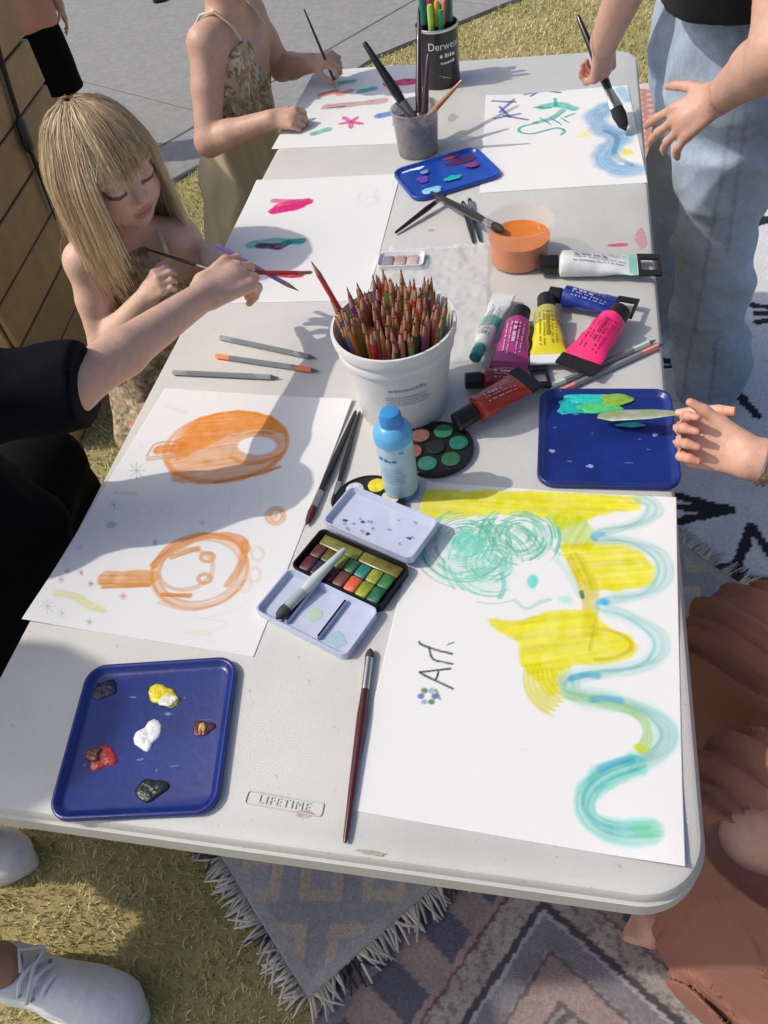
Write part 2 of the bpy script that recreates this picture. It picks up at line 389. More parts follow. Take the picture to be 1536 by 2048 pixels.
m_tab2 = mat('moulded_plastic', (.52, .515, .485), .5, bump=.2, bscale=900)
m_steel = mat('grey_powder_coat', (.20, .21, .22), .4, metal=.3)
TW, TL = .76, 1.83
tab = empty('folding_table', (0, 0, 0)); tag(tab, 'long white plastic folding table covered in paintings and art supplies', 'table')
def tr(ins, z, r=.062): return rrect(TW-2*ins, TL-2*ins, max(.01, r-ins), z, 10)
mb = MB(); mb.loft([tr(.030, TZ-.046, .062), tr(.004, TZ-.046), tr(.0, TZ-.042), tr(.0, TZ-.016), tr(.003, TZ-.014), tr(.0035, TZ-.006), tr(.006, TZ-.0022), tr(.011, TZ)], cap0=False)
mb.loft([tr(.030, TZ-.046), tr(.030, TZ-.02)], cap0=False)
mb.build('table_top', m_tab, tab, sharp=32)
# embossed maker's plate near the end
a_, b_, c_, d_ = at(492, 1583), at(648, 1610), at(640, 1630), at(497, 1607)
lc = (a_+b_+c_+d_)/4; ldv = nrm(b_-a_)
lr = math.atan2(ldv[1], ldv[0])
def frame2(w, h, t, z0, z1):
    o_, i_ = rrect(w, h, .003, 0, 2), rrect(w-2*t, h-2*t, .002, 0, 2)
    m = MB(); m.loft([[(x, y, z0) for x, y, _ in o_], [(x, y, z1) for x, y, _ in o_], [(x, y, z1) for x, y, _ in i_], [(x, y, z0) for x, y, _ in i_]], False, False); return m
lp = frame2(.079, .0135, .0011, -.0006, .0012).build('logo_frame', m_tab2, tab, loc=(lc[0], lc[1], TZ)); lp.rotation_euler = (0, 0, lr)
def text_mesh(txt, size, ext=.0, bold=0.0, spacing=1.0):
    cu = bpy.data.curves.new('t', 'FONT'); cu.body = txt; cu.size = size; cu.align_x = 'CENTER'; cu.align_y = 'CENTER'; cu.extrude = ext; cu.offset = bold; cu.space_character = spacing; cu.resolution_u = 3
    ob = bpy.data.objects.new('t', cu); C.objects.link(ob); bpy.context.view_layer.update()
    me = bpy.data.meshes.new_from_object(ob.evaluated_get(bpy.context.evaluated_depsgraph_get()))
    vv = np.array([v.co[:] for v in me.vertices]); ff = [list(p_.vertices) for p_ in me.polygons]
    bpy.data.objects.remove(ob); bpy.data.curves.remove(cu); bpy.data.meshes.remove(me)
    return vv, ff
tv, tf = text_mesh('LIFETIME', .0112, .0007, .0, 1.25)
lt = raw_mesh('logo_lettering', tv, tf, m_tab2, tab, smooth=False, loc=(lc[0], lc[1], TZ+.0004)); lt.rotation_euler = (0, 0, lr)
# folding legs
for sy in (-1, 1):
    y0 = sy*.66
    m = MB()
    m.tube([(-.29, y0, TZ-.05), (-.27, y0, TZ-.10), (-.27, y0, .03)], .013, 10).build('leg', m_steel, tab)
    m = MB(); m.tube([(.29, y0, TZ-.05), (.27, y0, TZ-.10), (.27, y0, .03)], .013, 10).build('leg', m_steel, tab)
    for x in (-.27, .27): MB().lathe([(.016, 0.0), (.017, .012), (.015, .034)], (x, y0, .0), 12).build('foot_cap', mat('black_plastic', (.01, .01, .011), .35), tab)
    MB().tube([(-.27, y0, .22), (.27, y0, .22)], .011, 10).build('cross_bar', m_steel, tab)
    MB().tube([(0, y0, .22), (0, y0-sy*.40, TZ-.055)], .009, 8).build('brace', m_steel, tab)
for x in (-.30, .30): MB().box((x-.012, -.8, TZ-.068), (x+.012, .8, TZ-.047)).build('side_rail', m_steel, tab, smooth=False)

# ================================================================== paintings: pigment laid on sheets of paper
m_paper = mat('painted_paper', 'attr', .85, bump=.12, bscale=700)
class Sheet:
    def __init__(s, cx, cy, rot, w=.297, h=.42, res=.0012):
        s.c = np.array([cx, cy]); s.r = rot; s.w = w; s.h = h; s.n = int(w/res)+1; s.m = int(h/res)+1
        s.X, s.Y = np.meshgrid(np.linspace(-w/2, w/2, s.n), np.linspace(-h/2, h/2, s.m), indexing='ij')
        s.I = np.ones(s.X.shape+(3,))*np.array([.73, .73, .715]); s.N = fbm(s.X*90+40, s.Y*90+40, 31)
    def loc(s, px, py):
        p_ = at(px, py)[:2]-s.c; ca, sa = math.cos(-s.r), math.sin(-s.r); return np.array([p_[0]*ca-p_[1]*sa, p_[0]*sa+p_[1]*ca])
    def lay(s, a, col, wd=(slice(None), slice(None))):
        a = np.clip(a, 0, 1)[..., None]; I = s.I[wd]; s.I[wd] = np.clip(I*(1-a)+np.array(col)*a*(.45+.55*np.minimum(1, I.max(-1, keepdims=True)/.72)), .004, .9)
    def stroke(s, pts, w, col, al=.9, soft=.35, wet=.0, streak=.0, raw=False, taper=0, tonal=1.0):
        """brush stroke through measured points; w in metres"""
        P_ = np.array([s.loc(*q) for q in pts]) if not raw else np.array(pts)
        if len(P_) > 2:   # smooth
            for _ in range(2):
                Q = np.empty((2*len(P_)-2, 2)); Q[0::2] = .75*P_[:-1]+.25*P_[1:]; Q[1::2] = .25*P_[:-1]+.75*P_[1:]
                P_ = np.vstack([P_[:1], Q, P_[-1:]])
        xs, ys = s.X[:, 0], s.Y[0]; mg = w*1.2
        i0, i1 = np.searchsorted(xs, [P_[:, 0].min()-mg, P_[:, 0].max()+mg]); j0_, j1_ = np.searchsorted(ys, [P_[:, 1].min()-mg, P_[:, 1].max()+mg])
        if i1 <= i0 or j1_ <= j0_: return
        wd = (slice(i0, i1), slice(j0_, j1_)); X, Y, N = s.X[wd], s.Y[wd], s.N[wd]
        D = np.full(X.shape, 9.); T = np.zeros(X.shape); SD = np.zeros(X.shape); L = 0
        for a, b in zip(P_[:-1], P_[1:]):
            dx, dy = b-a; l = math.hypot(dx, dy)+1e-9; t = np.clip(((X-a[0])*dx+(Y-a[1])*dy)/(l*l), 0, 1)
            ex, ey = X-a[0]-t*dx, Y-a[1]-t*dy; d = np.hypot(ex, ey); k = d < D
            D[k] = d[k]; T[k] = (L+t*l)[k]; SD[k] = ((dx*ey-dy*ex)/l)[k]; L += l
        ww = w/2*(.85+.35*(vnoise(T*60+7, T*0+3, 5)))
        if taper: ww = ww*np.clip(np.minimum(T, L-T)/taper+.35, .2, 1)
        q = D/ww+(N-.5)*.35
        a = np.clip((1-q)/max(soft, .02), 0, 1)*al
        if streak: a = a*(1-streak*vnoise(SD*700+500, T*14+30, 9))
        a = a*(.78+.44*N)
        tone = (1-.30*tonal*vnoise(SD*420+500, T*9+30, 12)-.12*tonal*N)[..., None]
        s.lay(a, np.array(col)*tone, wd)
        if wet: s.lay(np.exp(-((q-.88)/.13)**2)*wet, col, wd)
    def blob(s, px, py, rx, ry, col, al=.9, rot=0.0, soft=.3, wet=.15, rag=.5):
        c = s.loc(px, py); ca, sa = math.cos(rot), math.sin(rot); dx, dy = s.X-c[0], s.Y-c[1]
        q = np.hypot((dx*ca+dy*sa)/rx, (-dx*sa+dy*ca)/ry)+(s.N-.5)*rag
        s.lay(np.clip((1-q)/soft, 0, 1)*al*(.75+.5*s.N), col)
        if wet: s.lay(np.exp(-((q-.9)/.1)**2)*wet, col)
    def poly(s, pts, col, al=.9, streak=.3, dirr=0.0, wob=.004):
        P_ = [tuple(s.loc(*q)) for q in pts]; n1 = (s.N-.5)*wob*2; n2 = (fbm(s.X*70+9, s.Y*70+5, 77)-.5)*wob*2
        k = inside(P_, s.X+n1, s.Y+n2).astype(float)
        for _ in range(2): k = (k+np.roll(k, 1, 0)+np.roll(k, -1, 0)+np.roll(k, 1, 1)+np.roll(k, -1, 1))/5
        ca, sa = math.cos(dirr), math.sin(dirr); al_ = s.X*ca+s.Y*sa; ac_ = -s.X*sa+s.Y*ca
        tone = (1.04-.22*vnoise(ac_*330+300, al_*18+60, 16)-.12*s.N)[..., None]; s.lay(k*al*(1-streak*vnoise(ac_*420+300, al_*25+60, 15))*(.85+.3*s.N), np.array(col)*tone)
    def build(s, label, curl=(), z=TZ):
        Z = .0006+.0012*(fbm(s.X*9+20, s.Y*9+20, 41)-.35)
        for cx, cy, hgt, rad in curl: Z = Z+hgt*np.exp(-(((s.X-cx*s.w/2)**2+(s.Y-cy*s.h/2)**2)/rad**2))
        Z = np.maximum(Z, .0004); n, m = s.n, s.m; ix = np.arange(n*m).reshape(n, m)
        F = np.stack([ix[:-1, :-1], ix[1:, :-1], ix[1:, 1:], ix[:-1, 1:]], -1).reshape(-1, 4)
        vv = np.stack([s.X, s.Y, Z], -1).reshape(-1, 3)
        per = np.concatenate([ix[:, 0], ix[-1, 1:], ix[-2::-1, -1], ix[0, -2:0:-1]]); k = len(per)
        lv = vv[per].copy(); lv[:, 2] -= .0004; b = len(vv)
        F2 = np.stack([per, b+np.arange(k), b+(np.arange(k)+1) % k, np.roll(per, -1)], -1)
        cf = s.I.reshape(-1, 3)
        o = raw_mesh('painting', np.vstack([vv, lv]), np.vstack([F, F2]), m_paper, None, np.vstack([cf, cf[per]]), sharp=0)
        o.location = (s.c[0], s.c[1], z); o.rotation_euler = (0, 0, s.r)
        return tag(o, label, 'painting', 'paintings on sheets of paper')
YEL, TEAL, BLU, ORA = (.80, .755, .002), (.19, .72, .58), (.10, .55, .78), (.86, .29, .025)

# --- sheet with the yellow shapes and the face
A = Sheet(.2165, -.664, math.radians(-2.6), .303, .425)
YG = (.50, .68, .01)
A.blob(870, 1160, .030, .018, (.78, .66, .62), .35)
A.poly([(838, 978), (1000, 982), (1180, 988), (1283, 996), (1280, 1020), (1200, 1030), (1165, 1048), (1120, 1062), (1090, 1040), (1000, 1030), (900, 1038), (838, 1036)], YEL, .99, .12, 0)
A.poly([(1095, 1030), (1170, 1035), (1195, 1080), (1180, 1110), (1130, 1095)], YG, .85, .3, 1.2)
A.poly([(1120, 1090), (1175, 1085), (1240, 1088), (1290, 1110), (1312, 1140), (1308, 1172), (1250, 1182), (1185, 1184), (1150, 1160)], YEL, .99, .15, .2)
A.stroke([(1150, 1120), (1175, 1170), (1182, 1215), (1180, 1260)], .022, (.78, .66, .01), .95, .3, streak=.35)
A.poly([(978, 1236), (1040, 1240), (1100, 1222), (1190, 1222), (1200, 1245), (1262, 1275), (1280, 1296), (1262, 1318), (1200, 1330), (1140, 1330), (1130, 1385), (1095, 1395), (1050, 1340), (1030, 1280), (985, 1255)], YEL, .99, .16, .3)
for k in range(7): A.stroke([(1052+k*9, 1330), (1050+k*10, 1375-k*3), (1072+k*10, 1412-k*5), (1105+k*7, 1432-k*9)], .006, YEL, .9, .4, streak=.3, taper=.01)
A.stroke([(1190, 1240), (1180, 1300)], .004, (.6, .5, .01), .5); A.stroke([(1180, 1255), (1232, 1262), (1272, 1290), (1240, 1316), (1190, 1320)], .005, (.65, .52, .01), .6)
# swirling teal hair and the face
for k in range(420):
    a0 = random.uniform(0, 6.28); rr = random.uniform(4, 95); cx, cy = (930, 1088) if random.random() < .5 else (985, 1125)
    if random.random() < .35: cx, cy, rr = 1040, 1075, random.uniform(15, 75)
    q = [(cx+rr*1.12*math.cos(a0+t*.25), cy+rr*.95*math.sin(a0+t*.25)) for t in range(4)]
    if q[0][0] < 850 or max(abs(v_[1]-1120) for v_ in q) > 98: continue
    if any((v_[0]-1085)**2/70**2+(v_[1]-1168)**2/48**2 < 1 for v_ in q): continue
    A.stroke(q, random.uniform(.0014, .0042), (.06+random.random()*.22, .55+random.random()*.14, .44), random.uniform(.35, .9), .6)
A.blob(935, 1085, .022, .020, (.16, .64, .50), .85); A.blob(955, 1130, .050, .038, (.30, .68, .56), .45, rag=.8)
A.blob(1066, 1163, .007, .0115, (.13, .62, .55), .95); A.stroke([(1004, 1148), (1010, 1175), (1000, 1195)], .006, (.2, .65, .55), .8)
A.stroke([(1020, 1108), (1045, 1100), (1072, 1108)], .006, (.35, .72, .62), .7); A.stroke([(1075, 1090), (1105, 1098), (1120, 1110)], .005, (.35, .72, .62), .6)
A.stroke([(1030, 1200), (1052, 1222), (1078, 1205), (1100, 1200)], .005, (.45, .74, .66), .7); A.blob(1132, 1200, .009, .006, (.35, .7, .6), .7)
A.stroke([(1110, 1115), (1140, 1150), (1158, 1190)], .010, (.5, .78, .72), .5, .8); A.stroke([(1165, 1195), (1163, 1185)], .006, (.1, .2, .08), .9)
# the wave of pale teal bands down the right side
wave = [(1278, 1000), (1312, 1018), (1285, 1050), (1200, 1062), (1188, 1082), (1260, 1082), (1318, 1110), (1330, 1150), (1300, 1190), (1215, 1198), (1195, 1215), (1255, 1232), (1312, 1265), (1322, 1300), (1290, 1335), (1190, 1345), (1135, 1360), (1140, 1390), (1210, 1400), (1290, 1420), (1335, 1455), (1330, 1495), (1270, 1530), (1200, 1555), (1165, 1600), (1180, 1645), (1235, 1668), (1300, 1665)]
for off, w_, c_, a_ in ((0, .019, (.44, .74, .69), .66), (14, .012, (.52, .74, .71), .55), (-9, .005, (.22, .62, .62), .7), (6, .003, (.36, .68, .66), .5), (20, .0025, (.45, .70, .68), .45)):
    A.stroke([(x+off, y+off*.35*(1 if i % 2 else -1)) for i, (x, y) in enumerate(wave[:23])], w_, c_, a_, .5, wet=.18, streak=.55)
A.stroke(wave[16:24], .024, (.38, .74, .66), .62, .4, wet=.2, streak=.6)
for off, w_, c_, a_ in ((0, .024, (.10, .68, .57), .90), (-7, .005, (.06, .55, .52), .7), (7, .004, (.10, .60, .56), .6), (2, .003, (.5, .85, .78), .5)):
    A.stroke([(x+off*.6, y+off) for x, y in wave[22:]], w_, c_, a_, .35, wet=.25, streak=.45)
A.stroke([(1140, 1392), (1220, 1405), (1280, 1430), (1300, 1465), (1285, 1500)], .013, (.45, .74, .30), .75, .4, wet=.2); A.blob(1280, 1497, .008, .005, (.55, .66, .03), .9)
for q in (((1190, 1078), (1205, 1070)), ((1200, 1206), (1215, 1206)), ((1140, 1358), (1195, 1352)), ((1185, 1400), (1240, 1402)), ((1200, 1540), (1262, 1518))): A.stroke([q[0], (q[0][0]*.5+q[1][0]*.5, q[0][1]*.5+q[1][1]*.5-5), q[1]], .0095, BLU, .95, .6, streak=.3)
A.blob(1290, 1664, .011, .008, (.2, .66, .38), .7); A.blob(1208, 1206, .004, .004, (.02, .45, .8), .95)
# the word and its flower
def ink(sh, lst, w=.0030, c=(.035, .06, .03)):
    for q in lst: sh.stroke(q, w, c, .95, .4)
ink(A, [[(906, 1378), (850, 1352), (840, 1345)], [(840, 1345), (900, 1338)], [(872, 1360), (878, 1343)], [(905, 1328), (868, 1322), (862, 1312)], [(905, 1308), (880, 1303), (842, 1290), (838, 1284)], [(862, 1312), (858, 1295)]])
ink(A, [[(895, 1290), (908, 1285)]], .0018)
for k in range(6): A.blob(856+14*math.cos(k*1.05), 1393+13*math.sin(k*1.05), .0042, .0038, ((.09, .13, .33), (.08, .2, .06), (.30, .38, .55))[k % 3], .9)
A.blob(856, 1393, .003, .003, (.75, .75, .6), .9); A.stroke([(872, 1380), (880, 1398)], .003, (.08, .22, .05), .8)
A.stroke([(1040, 1500), (1060, 1502)], .001, (.6, .7, .75), .4); A.blob(1265, 1703, .008, .004, (.6, .72, .82), .4)
A.build('painting of yellow shapes, a teal face and a wavy blue band', curl=((1, 1, .004, .06), (1, -1, .005, .05)))

# --- sheet with two orange pans
B = Sheet(-.2165, -.4945, math.radians(-4.2), .300, .423)
def ring(sh, cx, cy, rx, ry, rot, w, col, al, n=28, **k):
    ca, sa = math.cos(rot), math.sin(rot)
    sh.stroke([(cx+rx*math.cos(6.2832*i/n)*ca-ry*math.sin(6.2832*i/n)*sa, cy+rx*math.cos(6.2832*i/n)*sa+ry*math.sin(6.2832*i/n)*ca) for i in range(n+1)], w, col, al, **k)
OR2 = (.80, .36, .11)
B.poly([(330, 925), (352, 870), (400, 835), (470, 822), (540, 830), (576, 865), (572, 905), (545, 945), (480, 962), (400, 970), (345, 965)], OR2, .92, .35, .3)
B.poly([(352, 880), (400, 838), (470, 822), (540, 830), (576, 865), (560, 870), (470, 865), (400, 900), (350, 925)], ORA, .95, .3, .2)
ring(B, 452, 895, 124, 68, -.16, .0085, ORA, .8, wet=.15, streak=.3)
B.poly([(468, 905), (480, 880), (520, 866), (556, 875), (556, 900), (520, 916), (485, 922)], (.8, .8, .8), 0)
c0 = B.loc(514, 892); msk = np.clip((1-np.hypot((B.X-c0[0])/.031, (B.Y-c0[1])/.019))*6, 0, 1)[..., None]; B.I = B.I*(1-msk)+np.array([.78, .79, .80])*msk
ring(B, 514, 892, 56, 31, -.1, .004, (.85, .62, .45), .7); B.stroke([(462, 915), (500, 932), (560, 912)], .008, ORA, .7)
B.stroke([(295, 912), (310, 885), (352, 884)], .004, (.7, .3, .1), .7); B.stroke([(318, 900), (362, 895)], .020, (.88, .28, .03), .9, .3); B.stroke([(298, 918), (350, 912)], .010, (.80, .42, .22), .75)
B.stroke([(430, 965), (510, 950), (560, 935)], .007, (.72, .25, .05), .75)
ring(B, 400, 1143, 92, 70, -.25, .014, (.88, .50, .24), .6, streak=.3, wet=.1); B.stroke([(310, 1130), (350, 1095), (410, 1070), (480, 1075), (492, 1100)], .014, ORA, .9, .3, streak=.25)
B.stroke([(490, 1085), (485, 1130), (455, 1170)], .012, ORA, .75, .4, streak=.3)
ring(B, 400, 1143, 97, 74, -.25, .005, ORA, .7, streak=.4); ring(B, 400, 1143, 82, 60, -.25, .004, (.80, .34, .08), .6, streak=.4); ring(B, 372, 1140, 55, 40, -.2, .007, (.86, .55, .32), .75); ring(B, 415, 1115, 13, 9, 0, .006, (.82, .42, .18), .85); ring(B, 410, 1158, 13, 9, 0, .006, (.82, .42, .18), .85); B.stroke([(345, 1115), (395, 1098)], .009, (.82, .40, .14), .85)
B.stroke([(325, 1190), (380, 1192)], .007, ORA, .9); B.stroke([(318, 1205), (360, 1218), (420, 1212)], .006, (.88, .6, .4), .6)
B.stroke([(212, 1158), (300, 1158)], .024, (.90, .37, .06), .92, .2, streak=.25, wet=.2); B.stroke([(206, 1175), (300, 1172)], .006, ORA, .8)
ring(B, 552, 1032, 15, 15, 0, .010, (.88, .52, .28), .8); B.blob(552, 1034, .005, .005, (.85, .45, .2), .8)
for cx, cy in ((515, 1108), (510, 1150), (490, 1170)): ring(B, cx, cy, 12, 14, 0, .005, (.88, .70, .58), .6)
for k in range(26):
    a0 = -1.9+k*.2; B.stroke([(455+(135+random.random()*8)*math.cos(a0), 895+(82+random.random()*5)*math.sin(a0)), (455+(165+random.random()*20)*math.cos(a0+.06), 895+(118+random.random()*14)*math.sin(a0+.06))], .0018, (.78, .74, .42), .35, .8)
for pts in ([(560, 985), (535, 1000)], [(525, 975), (520, 1020)], [(470, 985), (455, 1035)], [(430, 985), (390, 1030), (330, 1050)], [(510, 1190), (470, 1225), (400, 1238)], [(380, 1235), (470, 1245), (430, 1262)], [(375, 1270), (430, 1285)]): B.stroke(pts, .0022, (.74, .76, .50), .45, .8)
B.stroke([(115, 1188), (150, 1192), (178, 1212), (208, 1222)], .013, (.82, .78, .20), .75, .6, streak=.4); B.stroke([(230, 985), (272, 988)], .008, (.72, .70, .33), .6, .7); B.stroke([(335, 812), (372, 825)], .010, (.80, .79, .60), .5, .8); B.stroke([(372, 1262), (420, 1268)], .008, (.80, .79, .5), .5, .8)
for cx, cy, c, r_ in ((273, 942, (.12, .33, .25), 17), (228, 1010, (.25, .45, .3), 12), (97, 1215, (.45, .45, .62), 15), (125, 1228, (.55, .55, .68), 10), (180, 1245, (.25, .5, .33), 7), (405, 1046, (.3, .6, .4), 7), (311, 1086, (.45, .2, .28), 6), (247, 1193, (.6, .15, .25), 8), (123, 1160, (.6, .2, .3), 6), (135, 1143, (.4, .35, .5), 6), (163, 1146, (.45, .2, .28), 6), (182, 1168, (.25, .15, .2), 6)):
    for k in range(4): B.stroke([(cx-r_*math.cos(k*.785), cy-r_*math.sin(k*.785)), (cx+r_*math.cos(k*.785), cy+r_*math.sin(k*.785))], .0014, c, .75, .7)
B.blob(224, 1050, .008, .006, (.22, .45, .28), .7); B.blob(160, 1095, .006, .006, (.55, .52, .68), .5); B.blob(283, 893, .006, .005, (.65, .65, .75), .5)
for k in range(9): B.stroke([(182+k*12, 1098-k*1.2), (187+k*12, 1086-k*1.2), (192+k*12, 1097-k*1.2)], .0011, (.55, .60, .68), .5, .8)
for k in range(6): B.stroke([(182+k*11, 1112-k), (188+k*11, 1102-k), (191+k*11, 1112-k)], .0011, (.58, .62, .70), .45, .8)
for k in range(4): ring(B, 262+k*25, 1022, 16-k*2, 12, 0, .0012, (.55, .62, .66), .4, 12)
B.build('painting of two orange pans with small stars around them', curl=((-1, -1, .003, .05), (1, 1, .004, .06)))

# --- the blonde child's sheet
Cc = Sheet(-.2285, .155, math.radians(1.2), .297, .42)
Cc.blob(582, 412, .040, .023, (.84, .01, .20), .99, rot=.30, rag=.35, soft=.15); Cc.stroke([(550, 422), (580, 416), (615, 404)], 0.0270, (.86, .01, .22), .98, .2, wet=.2); Cc.stroke([(548, 402), (590, 404), (615, 400)], 0.0180, (.84, .05, .25), .8)
Cc.stroke([(505, 490), (545, 484), (600, 484)], 0.0285, (.03, .55, .50), .9, .3, streak=.3); Cc.stroke([(520, 492), (560, 494), (575, 486)], 0.0210, (.10, .03, .13), .9, .3); Cc.blob(556, 498, .010, .006, (.35, .02, .16), .9); Cc.stroke([(570, 486), (604, 482)], 0.0180, (.02, .56, .50), .9)
Cc.stroke([(560, 549), (580, 552), (600, 550)], 0.0195, (.78, .02, .05), .95, .25); Cc.stroke([(600, 547), (619, 546)], 0.0135, (.05, .035, .05), .95)
for k in range(12): Cc.stroke([(700+random.uniform(0, 70), 372+random.uniform(0, 45)) for _ in range(3)], 0.0045, (.70, .72, .76), .3, 1)
Cc.build('sheet with a pink patch and a dark teal stroke before the blonde child', curl=((-1, 1, .002, .05),))
# --- the further child's sheet
D_ = Sheet(-.2365, .7005, math.radians(-.5), .297, .405)
D_.stroke([(780, 168), (822, 164)], 0.0352, (.86, .02, .22), .95, .15); D_.stroke([(680, 166), (705, 163)], 0.0224, (.25, .62, .38), .8); D_.stroke([(645, 190), (668, 184)], 0.0288, (.75, .20, .10), .85); D_.stroke([(680, 188), (700, 182)], 0.0256, (.85, .28, .18), .85)
D_.stroke([(722, 183), (745, 178)], 0.0288, (.05, .60, .55), .9); D_.stroke([(655, 214), (700, 210), (765, 202)], 0.0320, (.60, .22, .22), .8, streak=.3); D_.stroke([(660, 216), (690, 213)], 0.0064, (.15, .08, .1), .8)
for a0 in range(5): D_.stroke([(702, 245), (702+26*math.cos(a0*1.257+.3), 245+13*math.sin(a0*1.257+.3))], 0.0144, (.78, .05, .35), .85, taper=.01)
D_.stroke([(628, 268), (655, 260)], 0.0240, (.10, .58, .42), .85); D_.stroke([(760, 232), (780, 228)], 0.0288, (.08, .22, .65), .9); D_.stroke([(800, 215), (790, 250)], 0.0192, (.15, .3, .6), .6)
D_.build('sheet of small bright patches and a pink star before the far child', curl=())
# --- the seahorse sheet
E_ = Sheet(.2155, .4965, math.radians(3.2), .299, .415)
TE = (.02, .50, .42)
E_.stroke([(1085, 215), (1115, 208), (1148, 218)], 0.0270, (.08, .60, .50), .85, .3); E_.stroke([(1110, 198), (1112, 212)], 0.0081, TE, .9); E_.stroke([(1125, 222), (1105, 238), (1070, 246)], 0.0162, TE, .9, .3, streak=.3); E_.stroke([(1130, 235), (1148, 228)], 0.0081, TE, .8); E_.stroke([(1070, 215), (1100, 216)], 0.0081, TE, .9)
E_.stroke([(1075, 246), (1040, 254), (1036, 264), (1060, 270), (1090, 262), (1115, 255), (1132, 262), (1122, 270)], 0.0074, TE, .9)
for k in range(8): E_.stroke([(1080+k*7, 236+(k % 3)*4), (1088+k*7, 242+(k % 3)*4)], 0.0041, (.02, .35, .32), .8)
BL = (.08, .12, .42)
for q in (((985, 205), (1030, 205)), ((1000, 225), (1028, 200)), ((1000, 215), (1020, 235)), ((990, 238), (1040, 228)), ((1050, 190), (1070, 186)), ((1062, 193), (1080, 183)), ((1100, 184), (1125, 180)), ((1095, 183), (1120, 186)), ((1008, 232), (1055, 240))): E_.stroke(q, .009, BL, .85, .5)
E_.stroke([(1215, 215), (1185, 235), (1205, 262), (1245, 272), (1215, 300), (1205, 325), (1235, 342), (1265, 340)], 0.0540, (.09, .38, .68), .85, .45, streak=.35, wet=.12); E_.stroke([(1210, 262), (1240, 275), (1222, 310), (1262, 330)], 0.0135, (.06, .30, .62), .6); E_.stroke([(1242, 180), (1258, 200)], 0.0378, (.25, .55, .78), .7, .6)
E_.blob(1165, 270, .017, .013, (.72, .72, .18), .65); E_.blob(1255, 305, .013, .013, (.72, .66, .03), .85); E_.blob(1240, 315, .020, .014, (.7, .72, .4), .4)
E_.build('sheet with a teal seahorse and a broad blue curve by the jeans person', curl=((-1, 1, .004, .05),))
# ================================================================== things on the table
m_navy = mat('navy_plastic', (.008, .024, .175), .33, noise=.30, nscale=14, coat=.3, bump=.15, bscale=120)
m_ult = mat('ultramarine_plastic', (.008, .06, .36), .3, coat=.3)
m_black = mat('black_gloss_plastic', (.010, .010, .011), .3)
m_white = mat('white_plastic', (.70, .71, .70), .38, noise=.05, nscale=20)
m_alu = mat('brushed_ferrule', (.55, .53, .50), .3, metal=1.0)
m_pv = lambda n, c, r=.3: mat('paint_'+n, c, r, noise=.25, nscale=120, bump=.5, bscale=300)
def tray(label, px, py, rot, w=.172, h=.172, r=.022, m=None, rim=.009):
    c = at(px, py); o = empty('paint_tray', (c[0], c[1], TZ), rot); tag(o, label, 'paint tray')
    R = lambda i, z: rrect(w-2*i, h-2*i, max(.004, r-i), z, 7)
    MB().loft([R(.004, .0), R(.0, .0025), R(0, rim-.001), R(.001, rim), R(.0035, rim), R(.005, rim-.0015), R(.008, .0035), R(.012, .0025)]).build('tray_body', m or m_navy, o, sharp=50)
    return o
def dab(parent, x, y, rx, ry, h, m, z=.0025, name='paint_dab', n=18, sd=0):
    r = random.Random(sd); h *= .42; w = [1+r.uniform(-.5, .5) for _ in range(n)]
    w = [(w[i-1]+2*w[i]+w[(i+1) % n])/4 for i in range(n)]
    rings = []
    for k, (s_, z_) in enumerate(((1, 0), (.96, .5), (.8, .8), (.5, 1.0), (.2, .85))):
        rings.append([(x+rx*s_*w[j]*math.cos(6.2832*j/n), y+ry*s_*w[j]*math.sin(6.2832*j/n), z+h*z_*(1+.25*math.sin(j*1.7+k+sd))) for j in range(n)])
    return MB().loft(rings, False, True).build(name, m, parent, sharp=0)
def loc2(o, px, py, z=TZ):
    p_ = at(px, py, z); dx, dy = p_[0]-o.location[0], p_[1]-o.location[1]; r = -o.rotation_euler[2]
    return dx*math.cos(r)-dy*math.sin(r), dx*math.sin(r)+dy*math.cos(r)
t1 = tray('navy tray with six small dabs of paint near the maker plate', 300, 1474, math.radians(9.5))
for k, (px, py, rx, ry, h, n, c) in enumerate(((212, 1380, .014, .012, .004, 'ink_navy', (.008, .010, .05)), (329, 1394, .017, .014, .007, 'lemon', (.72, .62, .02)), (297, 1478, .012, .016, .006, 'white', (.78, .80, .80)), (408, 1458, .011, .009, .004, 'plum', (.09, .02, .05)), (203, 1516, .018, .015, .005, 'crimson', (.40, .035, .03)), (306, 1583, .018, .013, .006, 'bottle_green', (.012, .022, .018)))):
    x, y = loc2(t1, px, py); dab(t1, x, y, rx, ry, h, m_pv(n, c), sd=k+3)
x, y = loc2(t1, 408, 1458); dab(t1, x, y, .0035, .006, .0055, m_pv('ochre', (.62, .38, .05)), z=.004, sd=30)
x, y = loc2(t1, 192, 1512); dab(t1, x, y, .010, .008, .0045, m_pv('brown_red', (.16, .05, .035)), z=.005, sd=31)
x, y = loc2(t1, 340, 1405); dab(t1, x, y, .010, .006, .004, m_pv('cream_white', (.75, .74, .6)), z=.005, sd=33)
t2 = tray('navy tray with a smear of turquoise paint at the table edge', 1212, 878, math.radians(1.0), .172, .178)
for k, (px, py, rx, ry, n, c) in enumerate(((1150, 812, .026, .018, 'turquoise', (.01, .45, .42)), (1190, 800, .034, .012, 'aqua', (.03, .55, .50)), (1200, 822, .030, .012, 'leaf_green', (.08, .55, .18)), (1232, 806, .020, .011, 'grass_green', (.25, .45, .06)), (1262, 856, .016, .004, 'aqua', (.03, .55, .50)))):
    x, y = loc2(t2, px, py); dab(t2, x, y, rx, ry, .0022, m_pv(n, c), z=.0025+.0008*k, name='paint_smear', sd=k+50)
